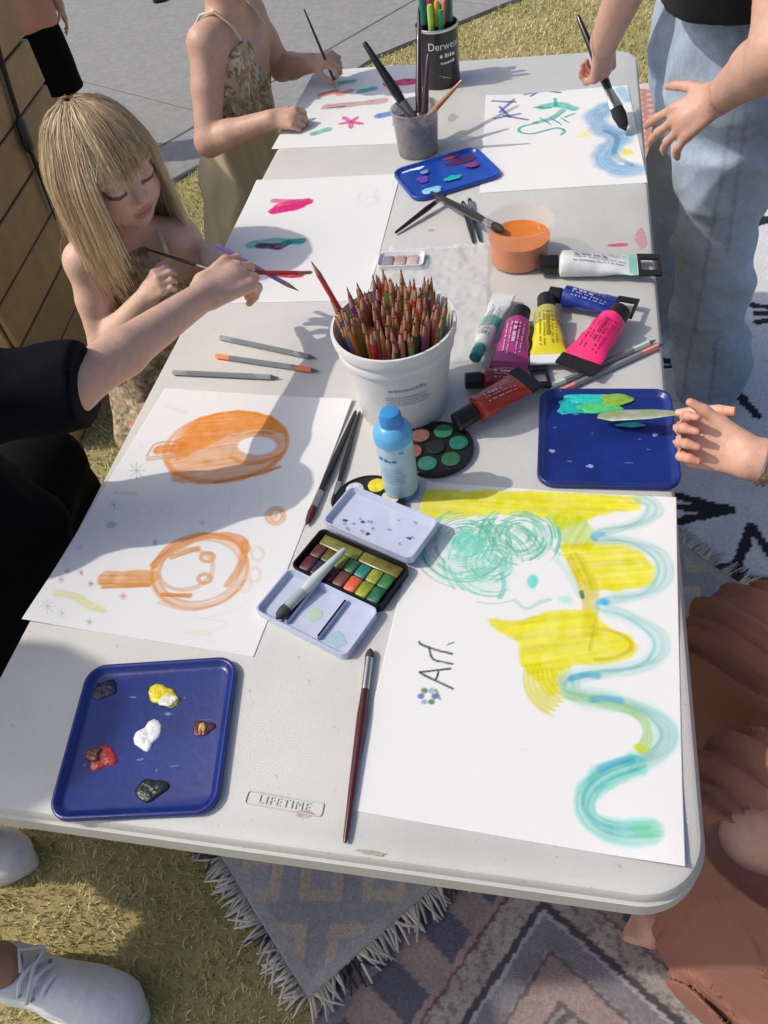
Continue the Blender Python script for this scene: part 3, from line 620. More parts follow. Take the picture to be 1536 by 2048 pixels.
for k, (px, py) in enumerate(((1105, 905), (1310, 872), (1180, 935))):
    x, y = loc2(t2, px, py); dab(t2, x, y, .004, .003, .0006, m_pv('pale_blue_splash', (.25, .3, .55)), name='paint_splash', sd=k+60)
t3 = tray('small bright blue tray with violet and white paint beyond the tub', 893, 352, math.radians(29), .18, .135, .024, m_ult)
for k, (px, py, rx, ry, n, c) in enumerate(((830, 338, .026, .010, 'white', (.78, .80, .80)), (925, 325, .030, .014, 'dark_plum', (.10, .015, .06)), (905, 318, .020, .008, 'crimson', (.40, .035, .03)), (845, 362, .012, .014, 'violet', (.16, .06, .42)), (905, 360, .016, .009, 'turquoise', (.01, .45, .42)), (868, 385, .020, .012, 'sky', (.25, .62, .78)), (945, 335, .013, .010, 'berry', (.30, .03, .18)), (850, 350, .010, .006, 'pale_blue_splash', (.25, .3, .55)))):
    x, y = loc2(t3, px, py); dab(t3, x, y, rx, ry, .002, m_pv(n, c), z=.0025+.0006*k, name='paint_smear', sd=k+80)

r_ = random.Random(5)
for tt in (t1, t2, t3):
    for i in range(9): dab(tt, r_.uniform(-.065, .065), r_.uniform(-.05, .05), r_.uniform(.001, .006), r_.uniform(.0006, .002), .0004, m_pv('dried_wash', (.10, .13, .30), .5) if i % 3 else m_pv('dried_teal', (.05, .20, .26), .5), name='dried_fleck', sd=300+i)
# ---- brushes and pens lying about
def brush(label, tail, tip, r=.0035, handle=(.10, .012, .012), bristle=(.10, .06, .03), fer=.18, bri=.12, zt=None, zp=None, bw=1.0, group='paint brushes', cat='paint brush', ferm=None, name='paint_brush'):
    a = np.asarray(tail, float); b = np.asarray(tip, float); o = empty(name, a)
    d = b-a; tag(o, label, cat, group); hm = mat('handle_%02x%02x%02x' % tuple(int(v*255) for v in handle), handle, .3, coat=.4); bm_ = mat('bristle_%02x%02x%02x' % tuple(int(v*255) for v in bristle), bristle, .8, noise=.4, nscale=300)
    f0 = 1-fer-bri; f1 = 1-bri
    MB().tube([d*0, d*.02, d*.25, d*f0*.8, d*f0], [r*.35, r*.6, r*.9, r*1.25, r*.95], 10).build('handle', hm, o)
    MB().tube([d*(f0-.01), d*(f0+.05*fer), d*(f0+fer*.9), d*f1], [r*1.0, r*1.08, r*1.1*bw, r*1.15*bw], 10, flat=1 if bw == 1 else .6).build('ferrule', ferm or m_alu, o)
    MB().tube([d*(f1-.005), d*(f1+bri*.3), d*(f1+bri*.75), d], [r*1.05*bw, r*1.2*bw, r*.85*bw, r*.15], 10, flat=1 if bw == 1 else .6).build('bristles', bm_, o)
    return o
def onT(px, py, h=.004): p_ = at(px, py, TZ+h); return p_
brush('dark wood brush with flat metal end beside the yellow painting', onT(690, 1686, .0042), onT(741, 1297, .0052), .0042, (.075, .012, .015), (.07, .045, .035), .17, .06)
brush('black brush with red band along the edge of the orange pan painting', onT(712, 822, .0045), onT(612, 1050, .0045), .0042, (.012, .010, .011), (.10, .02, .03), .12, .14)
brush('thin black brush lying next to the pale blue bottle', onT(720, 823, .0035), onT(664, 1012, .0035), .0032, (.012, .012, .012), (.02, .018, .015), .12, .10)
def pen(label, p0, p1, body=(.30, .31, .32), r=.0042, ends=None, group='grey pens lying on the table'):
    a, b = np.asarray(p0, float), np.asarray(p1, float); d = b-a; o = empty('pen', a); tag(o, label, 'pen', group)
    bm_ = mat('pen_body_%02x%02x%02x' % tuple(int(v*255) for v in body), body, .35, metal=.4); dm = mat('pen_tip_dark', (.10, .10, .10), .4)
    e0 = ends or body; em = mat('pen_end_%02x%02x%02x' % tuple(int(v*255) for v in e0), e0, .4)
    MB().tube([d*0, d*.005, d*.14], [r*.8, r, r], 6).build('end_plug', em, o)
    MB().tube([d*.1405, d*.78], [r*1.02, r*1.02], 6).build('barrel', bm_, o, sharp=30)
    MB().tube([d*.7805, d*.93], [r*1.0, r*1.0], 6).build('cap', em, o)
    MB().tube([d*.9305, d*.965, d], [r*.85, r*.45, r*.12], 8).build('tip', dm, o)
    return o
pen('plain grey pen lying furthest from the orange pan painting', onT(440, 675, .0045), onT(632, 716, .0045))
pen('grey pen with orange ends between two plain grey pens', onT(432, 712, .0045), onT(638, 742, .0045), ends=(.82, .26, .10))
pen('plain grey pen lying just above the orange pan painting', onT(346, 745, .0045), onT(558, 755, .0045))
pen('grey pen with mint ends next to a coral ended pen', onT(1098, 775, .0045), onT(1312, 680, .0045), ends=(.45, .62, .53), r=.0046)
pen('grey pen with coral ends beside the turquoise smeared tray', onT(1118, 784, .0045), onT(1330, 686, .0045), ends=(.72, .25, .20), r=.0046)

# ---- white tub full of pencils
TB = V(.024, -.300, TZ); TR, TH = .081, .142
tub = empty('pencil_tub', TB); tag(tub, 'white plastic tub crammed with coloured pencils', 'tub')
MB().lathe([(.058, 0), (.0605, .003), (.064, .04), (.0735, .108), (.0765, .109), (.0775, .118), (.0765, .1195), (.0785, .127), (.0805, .128), (.0815, .138), (.0805, TH), (.0775, TH), (.0745, .125), (.060, .006), (.0, .005)], n=48, cap0=True, cap1=False).build('tub_wall', m_white, tub, sharp=45)
def bent_text(txt, size, parent, rad, zc, ang, m, slope=0.0, name='lettering', up=1):
    tv, tf = text_mesh(txt, size); out = []
    for x, y, z in tv:
        r_ = rad+slope*(y)+.0004; a = ang+x/r_; out.append((r_*math.cos(a), r_*math.sin(a), zc+y))
    return raw_mesh(name, out, tf, m, parent, smooth=False)
m_ink = mat('faded_ink', (.34, .36, .36), .7)
va = math.atan2(CAM[1]-TB[1], CAM[0]-TB[0])
def print_rows(parent, rad, zc, ang, m, rows, wd, ht, slope=0.0, sd=0):
    """rows of worn, unreadable print bent round a wall"""
    r = random.Random(sd); mb = MB()
    for i in range(rows):
        z = zc-i*ht*2.1; a = ang-wd/2/rad; e = ang+wd/2/rad*(1-.3*r.random())
        while a < e:
            l = r.uniform(.3, 1.1)*ht/rad; h = ht*r.choice((.6, .75, 1.0)); q = rad+slope*(z-zc)+.0005
            mb.add([(q*math.cos(a), q*math.sin(a), z), (q*math.cos(a+l), q*math.sin(a+l), z), ((q+slope*h)*math.cos(a+l), (q+slope*h)*math.sin(a+l), z+h), ((q+slope*h)*math.cos(a), (q+slope*h)*math.sin(a), z+h)], [[0, 1, 2, 3]]); a += l+ht*.22/rad*(1 if r.random() < .8 else 3)
    return mb.build('worn_print', m, parent, smooth=False)
print_rows(tub, .0704, .083, va+.10, m_ink, 1, .050, .006, .13, 1); print_rows(tub, .0690, .072, va+.10, m_ink, 4, .062, .0022, .13, 2)
MB().lathe([(.0752, .112), (.0753, .1125)], n=48, cap0=False, cap1=False).build('rim_line', m_ink, tub)
cols = [(.55, .03, .03), (.62, .45, .02), (.05, .15, .40), (.10, .30, .06), (.25, .06, .25), (.03, .03, .035), (.50, .20, .04), (.20, .38, .10), (.10, .22, .30), (.35, .12, .08)]
m_cedar = mat('sharpened_cedar', (.34, .165, .095), .7, noise=.3, nscale=200)
PENC = {}; CN = ['red', 'yellow', 'blue', 'dark green', 'purple', 'black', 'orange brown', 'light green', 'slate blue', 'russet']; cols += [(.16, .09, .30), (.42, .02, .03)]
def pencil(base, top, ci, label, group, lead=None):
    a, b = np.asarray(base, float), np.asarray(top, float); L = np.linalg.norm(b-a); key = (ci, round(L, 2))
    x, y, z = frame_from(b-a); R_ = np.stack([x, y, z], 1)
    if key not in PENC:
        c = cols[ci]; o = empty('coloured_pencil', a, mat3=R_); r = .0037
        MB().lathe([(r*.9, 0), (r, .001), (r, L-.021)], n=6).build('barrel', mat('lacquer_%d' % ci, c, .3, coat=.3), o, sharp=30)
        MB().lathe([(r*.99, L-.0209), (r*.95, L-.019), (.0012, L-.005)], n=8).build('sharpened_wood', m_cedar, o, sharp=0)
        MB().lathe([(.00125, L-.0049), (.0003, L)], n=6).build('lead', mat('lead_%d' % ci, shade(c, .8), .6), o, sharp=0)
        PENC[key] = o
    else:
        o = copy_tree(PENC[key]); m_ = np.eye(4); m_[:3, :3] = R_; m_[:3, 3] = a; o.matrix_world = Matrix(m_.tolist())
    tag(o, label, 'pencil', group); return o
def rimpt(ang, r, z): return TB+V(r*math.cos(ang), r*math.sin(ang), z)
k = 0
for ring_, n_ in ((.0, 1), (.0115, 7), (.023, 13), (.0345, 20), (.046, 27), (.0575, 33), (.066, 22)):
    for i in range(n_):
        a0 = 6.2832*i/n_+ring_*40+random.uniform(-.1, .1); rb = ring_*.62; L = random.uniform(.150, .176)
        tl = rimpt(a0+random.uniform(-.25, .25), ring_*1.02+random.uniform(-.003, .005), .008+L*.985); bs_ = rimpt(a0, rb, .008)
        tl = bs_+nrm(tl-bs_)*round(L, 2)
        ci = random.choice((6, 9, 6, 4, 0, 3, 8, 7, 5, 9)); pencil(bs_, tl, ci, 'sharpened %s pencil standing point up among others in the white tub' % CN[ci], 'pencils packed in the white tub'); k += 1
va2 = math.atan2(-.45, -.9)
for px, py, zt, ci, L, lab, bx, by in ((622, 522, .955, 0, .20, 'long dark red pencil leaning far out of the white tub', -.02, .0), (660, 598, .905, 1, .17, 'yellow pencil leaning on the rim of the white tub', -.02, -.01), (668, 628, .895, 1, .16, 'short yellow pencil leaning on the tub rim beside the red pencil', -.025, -.03)):
    tp_ = at(px, py, zt); d = nrm(tp_-(TB+V(bx, by, .02))); pencil(tp_-d*L, tp_, ci, lab, 'pencils leaning out of the white tub')

# ---- pale blue bottle
BB = V(.0455, -.462, TZ); bt = empty('paint_bottle', BB); tag(bt, 'pale blue squeeze bottle with blue cap standing before the tub', 'bottle')
MB().lathe([(.0195, 0), (.0218, .002), (.0222, .010)], n=28, cap1=False).build('base_ring', mat('bottle_blue', (.05, .20, .38), .4), bt)
MB().lathe([(.0218, .0102), (.0222, .014), (.0224, .086), (.0215, .094)], n=28).build('body', mat('bottle_pale', (.42, .58, .66), .35, noise=.1, nscale=60), bt)
MB().lathe([(.0217, .0942), (.0235, .0955), (.0235, .106), (.021, .112), (.016, .117), (.0135, .119)], n=28).build('cap', mat('cap_blue', (.12, .40, .68), .3), bt)
MB().lathe([(.0134, .1191), (.0132, .131), (.011, .136), (.006, .1375)], n=24).build('nozzle', mat('nozzle_blue', (.04, .25, .55), .3), bt)
vb = math.atan2(CAM[1]-BB[1], CAM[0]-BB[0])
mi_ = mat('bottle_ink', (.06, .16, .28), .6); print_rows(bt, .0224, .074, vb-.5, mi_, 1, .026, .005, 0, 5); print_rows(bt, .0224, .060, vb-.3, mat('bottle_ink_pale', (.30, .40, .42), .6), 6, .030, .0022, 0, 6)
dab(bt, .012, -.020, .004, .003, .001, mat('cap_blue', (.12, .40, .68), .3), z=.088, name='paint_drip', sd=4)

# ---- round pan palettes
def round_palette(label, px, py, r, pans, lid=None):
    c = at(px, py); o = empty('round_palette', (c[0], c[1], TZ)); tag(o, label, 'palette', 'round black pan palettes')
    MB().lathe([(r*.96, 0), (r, .002), (r, .008), (r*.97, .009), (r*.955, .0075), (0, .0065)], n=40, cap1=False).build('case', m_black, o)
    for i, c in enumerate(pans):
        a = 6.2832*i/(len(pans)-1) if i < len(pans)-1 else 0; rr = r*.62 if i < len(pans)-1 else 0
        n = 'pan_%d_%d_%d' % tuple(int(v*99) for v in c)
        MB().lathe([(r*.245, 0), (r*.25, .002), (r*.2, .0025), (r*.05, .0015)], (rr*math.cos(a+.3), rr*math.sin(a+.3), .007), 18).build('paint_pan', mat(n, c, .55, noise=.3, nscale=150), o)
    return o
GR = (.015, .14, .10)
round_palette('round black palette of green and brown pans beside the blue bottle', 872, 903, .050, [GR, (.02, .18, .08), (.20, .10, .08), (.26, .08, .07), (.03, .16, .12), (.02, .12, .05), (.01, .012, .012)])
rp2 = round_palette('round black palette of white, yellow and red pans under the tin', 738, 1012, .046, [(.62, .58, .45), (.72, .60, .03), (.6, .6, .66), (.16, .03, .03), (.75, .12, .04), (.35, .12, .12), (.5, .5, .58)])

# ---- folding watercolour tin
TC = at(705, 1140); tdv = nrm(at(885, 1060)-at(705, 1310)); tin = empty('watercolour_tin', (TC[0], TC[1], TZ), math.atan2(tdv[1], tdv[0])-math.pi/2)
tag(tin, 'open metal watercolour tin with pans and a pale mixing tray', 'paint tin')
m_enam = mat('white_enamel', (.50, .54, .68), .18, noise=.06, nscale=40, coat=.5); m_tinb = mat('black_tin', (.015, .016, .018), .3, metal=.5)
wd_, zl = .128, .012
def pantray(y0, y1, name, m, floor, z0=.0):
    w = wd_; o_ = rrect(w, y1-y0, .008, 0, 4, 0, (y0+y1)/2); i_ = rrect(w-.004, y1-y0-.004, .007, 0, 4, 0, (y0+y1)/2); j_ = rrect(w-.010, y1-y0-.010, .005, 0, 4, 0, (y0+y1)/2)
    Zs = lambda q, z: [(x, y, z) for x, y, _ in q]
    return MB().loft([Zs(o_, z0), Zs(o_, z0+zl), Zs(i_, z0+zl), Zs(j_, z0+floor)]).build(name, m, tin, sharp=45)
base_ = pantray(-.036, .030, 'tin_base', m_tinb, .003)
lidn = pantray(-.106, -.0375, 'mixing_lid', m_enam, .004); lidf = pantray(.0315, .098, 'fold_out_lid', m_enam, .004, .0105)
for x in (-.022, .022): MB().bbox((x-.002, -.100, .0035), (x+.002, -.043, .0105), .0015).build('divider', m_enam, lidn)
pcs = [(.10, .02, .03), (.03, .03, .06), (.10, .02, .03), (.16, .05, .04), (.72, .13, .05), (.25, .32, .02), (.02, .13, .06)]
for i in range(7): MB().bbox((-.056+i*.0162, -.031, .0035), (-.0415+i*.0162, -.011, .0095), .0012).build('paint_pan', mat('wpan%d' % i, pcs[i], .45, noise=.4, nscale=160), tin)
pc2 = [(.10, .03, .03), (.10, .09, .02), (.22, .24, .05), (.03, .12, .05), (.02, .20, .16), (.28, .30, .03), (.04, .16, .05)]
for i in range(7): MB().bbox((-.056+i*.0162, -.009, .0035), (-.0415+i*.0162, .009, .009), .0012).build('paint_pan', mat('wpanb%d' % i, pc2[i], .45, noise=.4, nscale=160), tin)
MB().bbox((-.056, .0105, .0035), (.0, .0255, .0080), .001).build('olive_wash', mat('olive_wash', (.17, .18, .035), .3, noise=.4, nscale=70), tin); MB().bbox((.002, .0105, .0035), (.057, .0255, .0085), .001).build('ochre_wash', mat('ochre_wash', (.15, .13, .02), .3, noise=.4, nscale=70), tin)
dab(tin, .0, -.075, .011, .010, .0008, mat('pale_green_wash', (.42, .55, .42), .4), z=.004, name='paint_wash', sd=9); dab(tin, .040, -.090, .014, .009, .0008, mat('pale_teal_wash', (.36, .50, .54), .4), z=.004, name='paint_wash', sd=10)
for i in range(16): dab(tin, random.uniform(-.05, .05), random.uniform(.04, .088), random.uniform(.0015, .004), random.uniform(.0015, .003), .0006, mat('grey_wash', (.28, .30, .42), .5) if i % 4 else mat('dark_wash', (.04, .07, .08), .5), z=.0147, name='paint_fleck', sd=100+i)
wb = brush('clear plastic water brush lying across the watercolour tin', at(690, 1098, TZ+.021), at(552, 1238, TZ+.010), .0058, (.52, .60, .56), (.05, .06, .06), .22, .16, ferm=mat('clear_grey', (.35, .42, .40), .2))

# ---- cups
def glassy(name, col, rough=.08, a=.25): 
    m = mat(name, col, rough, alpha=a, spec=.6); return m
def cup(label, c, r0, r1, h, m, liquid, lm, name='water_cup', rimw=.0022):
    o = empty(name, c); tag(o, label, 'cup', 'plastic cups of water')
    MB().lathe([(r0*.96, 0), (r0, .002), (r1, h-.004), (r1+rimw, h-.003), (r1+rimw, h), (r1-.001, h), (r0-.0015, .004), (0, .0035)], n=40, cap1=False).build('cup_wall', m, o, sharp=50)
    rl = lambda t: r0+(r1-r0)*t-.0018
    MB().lathe([(rl(0), .0042), (rl(liquid), h*liquid), (rl(liquid)*.9, h*liquid-.0005), (0, h*liquid-.0005)], n=40, cap1=False).build('paint_water', lm, o, sharp=40)
    return o
m_clear = glassy('clear_cup', (.85, .66, .58), .1, .12)
OC = V(.163, .058, TZ)
oc = cup('clear deli cup of orange paint water beside the white paint tube', OC, .046, .053, .072, m_clear, .62, mat('orange_water', (.66, .19, .02), .12, noise=.12, nscale=30))
GC = V(-.062, .458, TZ)
gc = cup('murky grey cup holding brushes by the black marker tin', GC, .040, .046, .088, mat('cloudy_cup', (.40, .38, .38), .25, alpha=.5, noise=.2, nscale=40), .72, mat('grey_water', (.16, .14, .14), .15))
def inb(px, py, z): return at(px, py, z)
brush('fat black brush leaning out of the murky cup', inb(728, 84, .93), GC+V(.012, .005, .03), .0085, (.012, .012, .013), (.10, .09, .09), .16, .20, group='brushes standing in the murky cup', ferm=mat('grey_ferrule', (.20, .19, .20), .4, metal=.6))
brush('tall straight black brush standing in the murky cup', inb(838, 20, .945), GC+V(.004, -.012, .02), .0058, (.020, .014, .017), (.12, .08, .06), .10, .12, group='brushes standing in the murky cup')
brush('plum handled brush standing in the murky cup', inb(857, 108, .90), GC+V(.010, -.004, .02), .0062, (.055, .022, .035), (.1, .08, .06), .10, .12, group='brushes standing in the murky cup')
brush('orange wood brush leaning right out of the murky cup', inb(925, 160, .875), GC+V(-.018, -.004, .03), .0048, (.40, .17, .05), (.2, .1, .05), .14, .12, group='brushes standing in the murky cup', ferm=mat('copper_ferrule', (.45, .22, .16), .35, metal=.8))
brush('thin grey brush leaning left in the murky cup', inb(790, 205, .87), GC+V(.02, .01, .03), .003, (.10, .10, .11), (.05, .05, .05), .1, .1, group='brushes standing in the murky cup')
# brushes resting on the small blue tray
lay = [((790, 466, .0045), (893, 388, .016), .0042, 'black brush with its end beside the pale blue tray, pointing away from the orange cup'), ((862, 385, .017), (1008, 462, .055), .0060, 'fat black brush resting from the blue tray into the orange cup')]
for (x0, y0, h0), (x1, y1, h1), r_, lab in lay: brush(lab, at(x0, y0, TZ+h0), at(x1, y1, TZ+h1), r_, (.012, .013, .014), (.03, .03, .03), .10, .12, group='black brushes around the small blue tray')
for (x0, y0), (x1, y1), lab in (((947, 486), (925, 402), 'thin black brush left of its twin beside the orange cup'), ((960, 482), (938, 396), 'thin black brush touching the side of the orange cup')): brush(lab, at(x0, y0, TZ+.004), at(x1, y1, TZ+.006), .0036, (.02, .022, .025), (.03, .03, .03), .14, .12, group='black brushes around the small blue tray')

# ---- black marker tin
MC = V(-.058, .792, TZ); mt = empty('marker_tin', MC); tag(mt, 'tall black tin of markers with white lettering', 'marker tin'); MR, MH = .0455, .122
MB().lathe([(MR*.98, 0), (MR, .002), (MR, MH-.006), (MR+.0012, MH-.005), (MR+.0012, MH), (MR-.0015, MH), (MR-.003, .006), (0, .005)], n=48, cap1=False).build('tin_wall', mat('black_satin_tin', (.012, .012, .013), .32, coat=.3), mt, sharp=45)
MB().lathe([(MR+.0013, MH-.006), (MR+.0022, MH-.004), (MR+.0022, MH-.001), (MR+.0013, MH+.0005)], n=48, cap0=False, cap1=False).build('tin_rim', mat('steel_rim', (.62, .60, .55), .3, metal=.9), mt)
m_wtxt = mat('white_print', (.72, .72, .70), .6); vm = math.atan2(CAM[1]-MC[1], CAM[0]-MC[0])
bent_text('Derwent', .0215, mt, MR+.0004, .089, vm+.35, m_wtxt); print_rows(mt, MR, .066, vm+.42, m_wtxt, 1, .032, .008, 0, 3); print_rows(mt, MR, .053, vm+.42, m_wtxt, 1, .030, .006, 0, 4)
for i, c in enumerate(((.2, .35, .1), (.5, .5, .4), (.45, .15, .1))): bent_text('~', .022, mt, MR+.0004, .030-.004*i, vm+.1+.2*i, mat('print_%d' % i, c, .6))
mcol = [(.80, .20, .12), (.18, .05, .12), (.02, .03, .14), (.03, .05, .06), (.02, .18, .14), (.35, .60, .10), (.03, .30, .12), (.05, .05, .06), (.10, .45, .20), (.03, .12, .25), (.45, .05, .10), (.6, .45, .03)]
for i, c in enumerate(mcol):
    rr = .028 if i < 9 else .010; a = 6.2832*i/9 if i < 9 else 6.2832*i/3; x, y = rr*math.cos(a+1.0), rr*math.sin(a+1.0); L = .150+.012*((i*5) % 3)
    o = empty('marker_pen', MC+V(x*.9, y*.9, .006)); tag(o, 'marker with %s cap standing in the black tin' % ('coral', 'plum', 'navy', 'charcoal', 'deep teal', 'lime', 'green', 'black', 'mid green', 'dark blue', 'crimson', 'mustard')[i], 'marker', 'markers in the black tin')
    tp = V(x*.25, y*.25, L); n = 'mk%d' % i
    MB().tube([V(0, 0, 0), tp*.7], [.0055, .0055], 10).build('barrel', m_black, o); MB().tube([tp*.7001, tp*.97, tp], [.0068, .0066, .0045], 10).build('cap', mat(n, c, .35), o)

# ---- paint tubes
def ptube(label, cap_px, end_px, R_=.017, body=(.7, .7, .7), cap=(.012, .012, .012), crimp=(.012, .012, .012), lift=.0, roll=.0, capl=.17, crl=.14, band=None, hole=False, shoulder=None, liftend=None, metal=.0, text=None):
    a = at(*cap_px, TZ+R_+lift); b = at(*end_px, TZ+R_*.45+(lift if liftend is None else liftend)); L = np.linalg.norm(b-a); z = nrm(b-a)
    x = nrm(np.cross(V(0, 0, 1), z)); y = np.cross(z, x)          # y is up
    x, y = x*math.cos(roll)+y*math.sin(roll), -x*math.sin(roll)+y*math.cos(roll)
    o = empty('paint_tube', a, mat3=np.stack([x, y, z], 1)); tag(o, label, 'paint tube', 'paint tubes heaped beside the tub')
    def ringE(w, h, zz, n=24): return [(w*math.cos(6.2832*j/n), h*math.sin(6.2832*j/n), zz) for j in range(n)]
    nm = '%02x%02x%02x' % tuple(int(v*255) for v in body); bm_ = mat('tube_'+nm, body, .3, metal=metal, noise=.12, nscale=45, bump=.5, bscale=45, coat=.4)
    l0 = L*capl; cr = R_*.72
    MB().loft([ringE(cr*.85, cr*.85, 0), ringE(cr, cr, .001), ringE(cr*1.02, cr*1.02, l0*.9), ringE(cr*.95, cr*.95, l0)]).build('cap', mat('tubecap_%02x%02x%02x' % tuple(int(v*255) for v in cap), cap, .35), o, sharp=50)
    seg = 10; rings = [ringE(cr*.7, cr*.7, l0+.0003), ringE(R_*.96, R_*.96, l0+R_*.25)]
    l1 = L*(1-crl); 
    for i in range(seg+1):
        t = i/seg; zz = l0+R_*.3+(l1-l0-R_*.3)*t; s_ = t**1.5; rings.append([(x_*(1+.05*math.sin(i*1.9+math.atan2(y_, x_)*2+L*900)), y_*(1+.07*math.sin(i*1.3+math.atan2(y_, x_)*3+L*700)), z_) for x_, y_, z_ in ringE(R_*(1+.38*s_), R_*(1-.90*s_), zz)])
    MB().loft(rings).build('body', bm_, o, sharp=60)
    w1 = R_*1.40
    if not hole: MB().bbox((-w1, -.0022, l1-.001), (w1, .0022, L), .0008).build('crimp', mat('tubeend_%02x%02x%02x' % tuple(int(v*255) for v in crimp), crimp, .4), o)
    else:
        hw, hl = w1*.55, (L-l1)*.35; zc = (l1+L)/2
        o_ = [(-w1, l1), (w1, l1), (w1, L), (-w1, L)]; i_ = [(-hw, zc-hl), (hw, zc-hl), (hw, zc+hl), (-hw, zc+hl)]
        MB().loft([[(p_[0], -.0018, p_[1]) for p_ in o_], [(p_[0], .0018, p_[1]) for p_ in o_], [(p_[0], .0018, p_[1]) for p_ in i_], [(p_[0], -.0018, p_[1]) for p_ in i_], [(p_[0], -.0018, p_[1]) for p_ in o_]], False, False).build('crimp', mat('tubeend_%02x%02x%02x' % tuple(int(v*255) for v in crimp), crimp, .4), o, sharp=30)
    if band:
        t0, t1, c = band; rr = []
        for i in range(6):
            t = t0+(t1-t0)*i/5; zz = l0+R_*.3+(l1-l0-R_*.3)*t; s_ = t**1.5; rr.append(ringE(R_*(1+.38*s_)*1.012+.0003, R_*(1-.90*s_)*1.03+.0004, zz))
        MB().loft(rr, False, False).build('label_band', mat('band_%02x%02x%02x' % tuple(int(v*255) for v in c), c, .4), o, sharp=0)
    # rows of small print on the upper side
    r = random.Random(int(L*9e4)); mb = MB(); ic = (.30, .30, .30) if sum(body) > 1.5 else tuple(.35+.5*v for v in body) if max(body) < .5 else tuple(v*.35 for v in body)
    for row in range(5):
        zz = l0+R_*.6+(l1-l0)*.08; xo = R_*(-.62+.31*row); big = row == 2
        while zz < l0+(l1-l0)*(.82 if not big else .6):
            ln = r.uniform(.0012, .0042)*(2.0 if big else 1); hw = .0009*(2.6 if big else 1); q4 = []
            for (xx, z2) in ((xo-hw, zz), (xo+hw, zz), (xo+hw, zz+ln), (xo-hw, zz+ln)):
                t = min(max((z2-l0-R_*.3)/(l1-l0-R_*.3), 0), 1); s_ = t**1.5; w = R_*(1+.38*s_); h = R_*(1-.90*s_); q4.append((xx, h*math.sqrt(max(.02, 1-(xx/w)**2))*1.05+.0009, z2))
            mb.add(q4, [[0, 1, 2, 3]]); zz += ln+r.choice((.0008, .001, .0035))
    mb.build('small_print', mat('tubeprint_%02x%02x%02x' % tuple(int(v*255) for v in ic), ic, .6), o, smooth=False)
    return o
G7 = (.45, .46, .46)
ptube('large white paint tube with black cap and fine print', (1080, 528), (1322, 530), .0205, (.70, .72, .71), capl=.15, crl=.19, hole=True, liftend=.004, band=(.88, .98, (.25, .60, .48)))
ptube('ultramarine blue paint tube with a hanging hole in its end', (1098, 588), (1272, 618), .0165, (.015, .035, .26), capl=.15, crl=.24, hole=True, liftend=.010, lift=.004)
ptube('yellow paint tube with black cap and white end', (1092, 596), (1098, 728), .0185, (.72, .62, .02), capl=.22, crl=.12, crimp=(.72, .72, .70), band=(.0, .33, (.38, .36, .10)), lift=.004)
ptube('magenta paint tube lying between the teal and yellow tubes', (1043, 622), (1016, 738), .0195, (.33, .03, .17), capl=.22, crl=.10, crimp=(.20, .02, .10), lift=.002)
ptube('squeezed hot pink paint tube beside the yellow tube', (1242, 622), (1148, 738), .0215, (.82, .02, .16), capl=.16, crl=.16, crimp=(.012, .012, .012), lift=.008, liftend=.006)
ptube('slim white paint tube with teal cap and teal spots', (950, 716), (1008, 590), .0125, (.66, .70, .68), cap=(.02, .24, .22), capl=.16, crl=.10, crimp=(.6, .62, .6), band=(.35, .55, (.05, .42, .36)), lift=.008)
ptube('dark red paint tube with black cap against the tub', (930, 762), (1098, 752), .0165, (.27, .015, .022), capl=.20, crl=.22, hole=True, lift=.0)
ptube('vermilion paint tube lying across the dark red tube', (912, 846), (1062, 752), .0185, (.42, .035, .018), capl=.24, crl=.14, lift=.004, liftend=.024)
# palette scraps by the tub: small white pan box and clear plastic wrap
o = empty('pan_box', at(803, 527)*V(1, 1, 0)+V(0, 0, TZ), math.radians(2)); tag(o, 'small white pan box with grey and pink paint behind the tub', 'pan box')
MB().loft([rrect(.078, .042, .008, 0), rrect(.080, .044, .009, .010), rrect(.076, .040, .008, .010), rrect(.070, .034, .006, .004)]).build('box', m_white, o, sharp=45)
for i, c in enumerate(((.25, .26, .30), (.50, .30, .28), (.55, .42, .38))): MB().bbox((-.032+i*.021, -.013, .0042), (-.013+i*.021, .013, .0075), .001).build('paint_pan', mat('pbox%d' % i, c, .5, noise=.3, nscale=120), o)
gx, gy = np.meshgrid(np.linspace(-.095, .075, 60), np.linspace(-.16, .16, 100), indexing='ij')
gz = .0015+.010*fbm(gx*45+60, gy*45+60, 51)**2+.004*vnoise(gx*120+80, gy*120+80, 52)
ix = np.arange(gx.size).reshape(gx.shape); F = np.stack([ix[:-1, :-1], ix[1:, :-1], ix[1:, 1:], ix[:-1, 1:]], -1).reshape(-1, 4)
wr = raw_mesh('plastic_wrap', np.stack([gx, gy, gz], -1).reshape(-1, 3), F, mat('clear_wrap', (.76, .78, .80), .08, alpha=.30, spec=1.0), None, sharp=0)
wr.location = (.045, -.062, TZ); wr.rotation_euler = (0, 0, math.radians(4)); tag(wr, 'crumpled clear plastic wrap lying under the teal tube and the tub', 'plastic wrap')
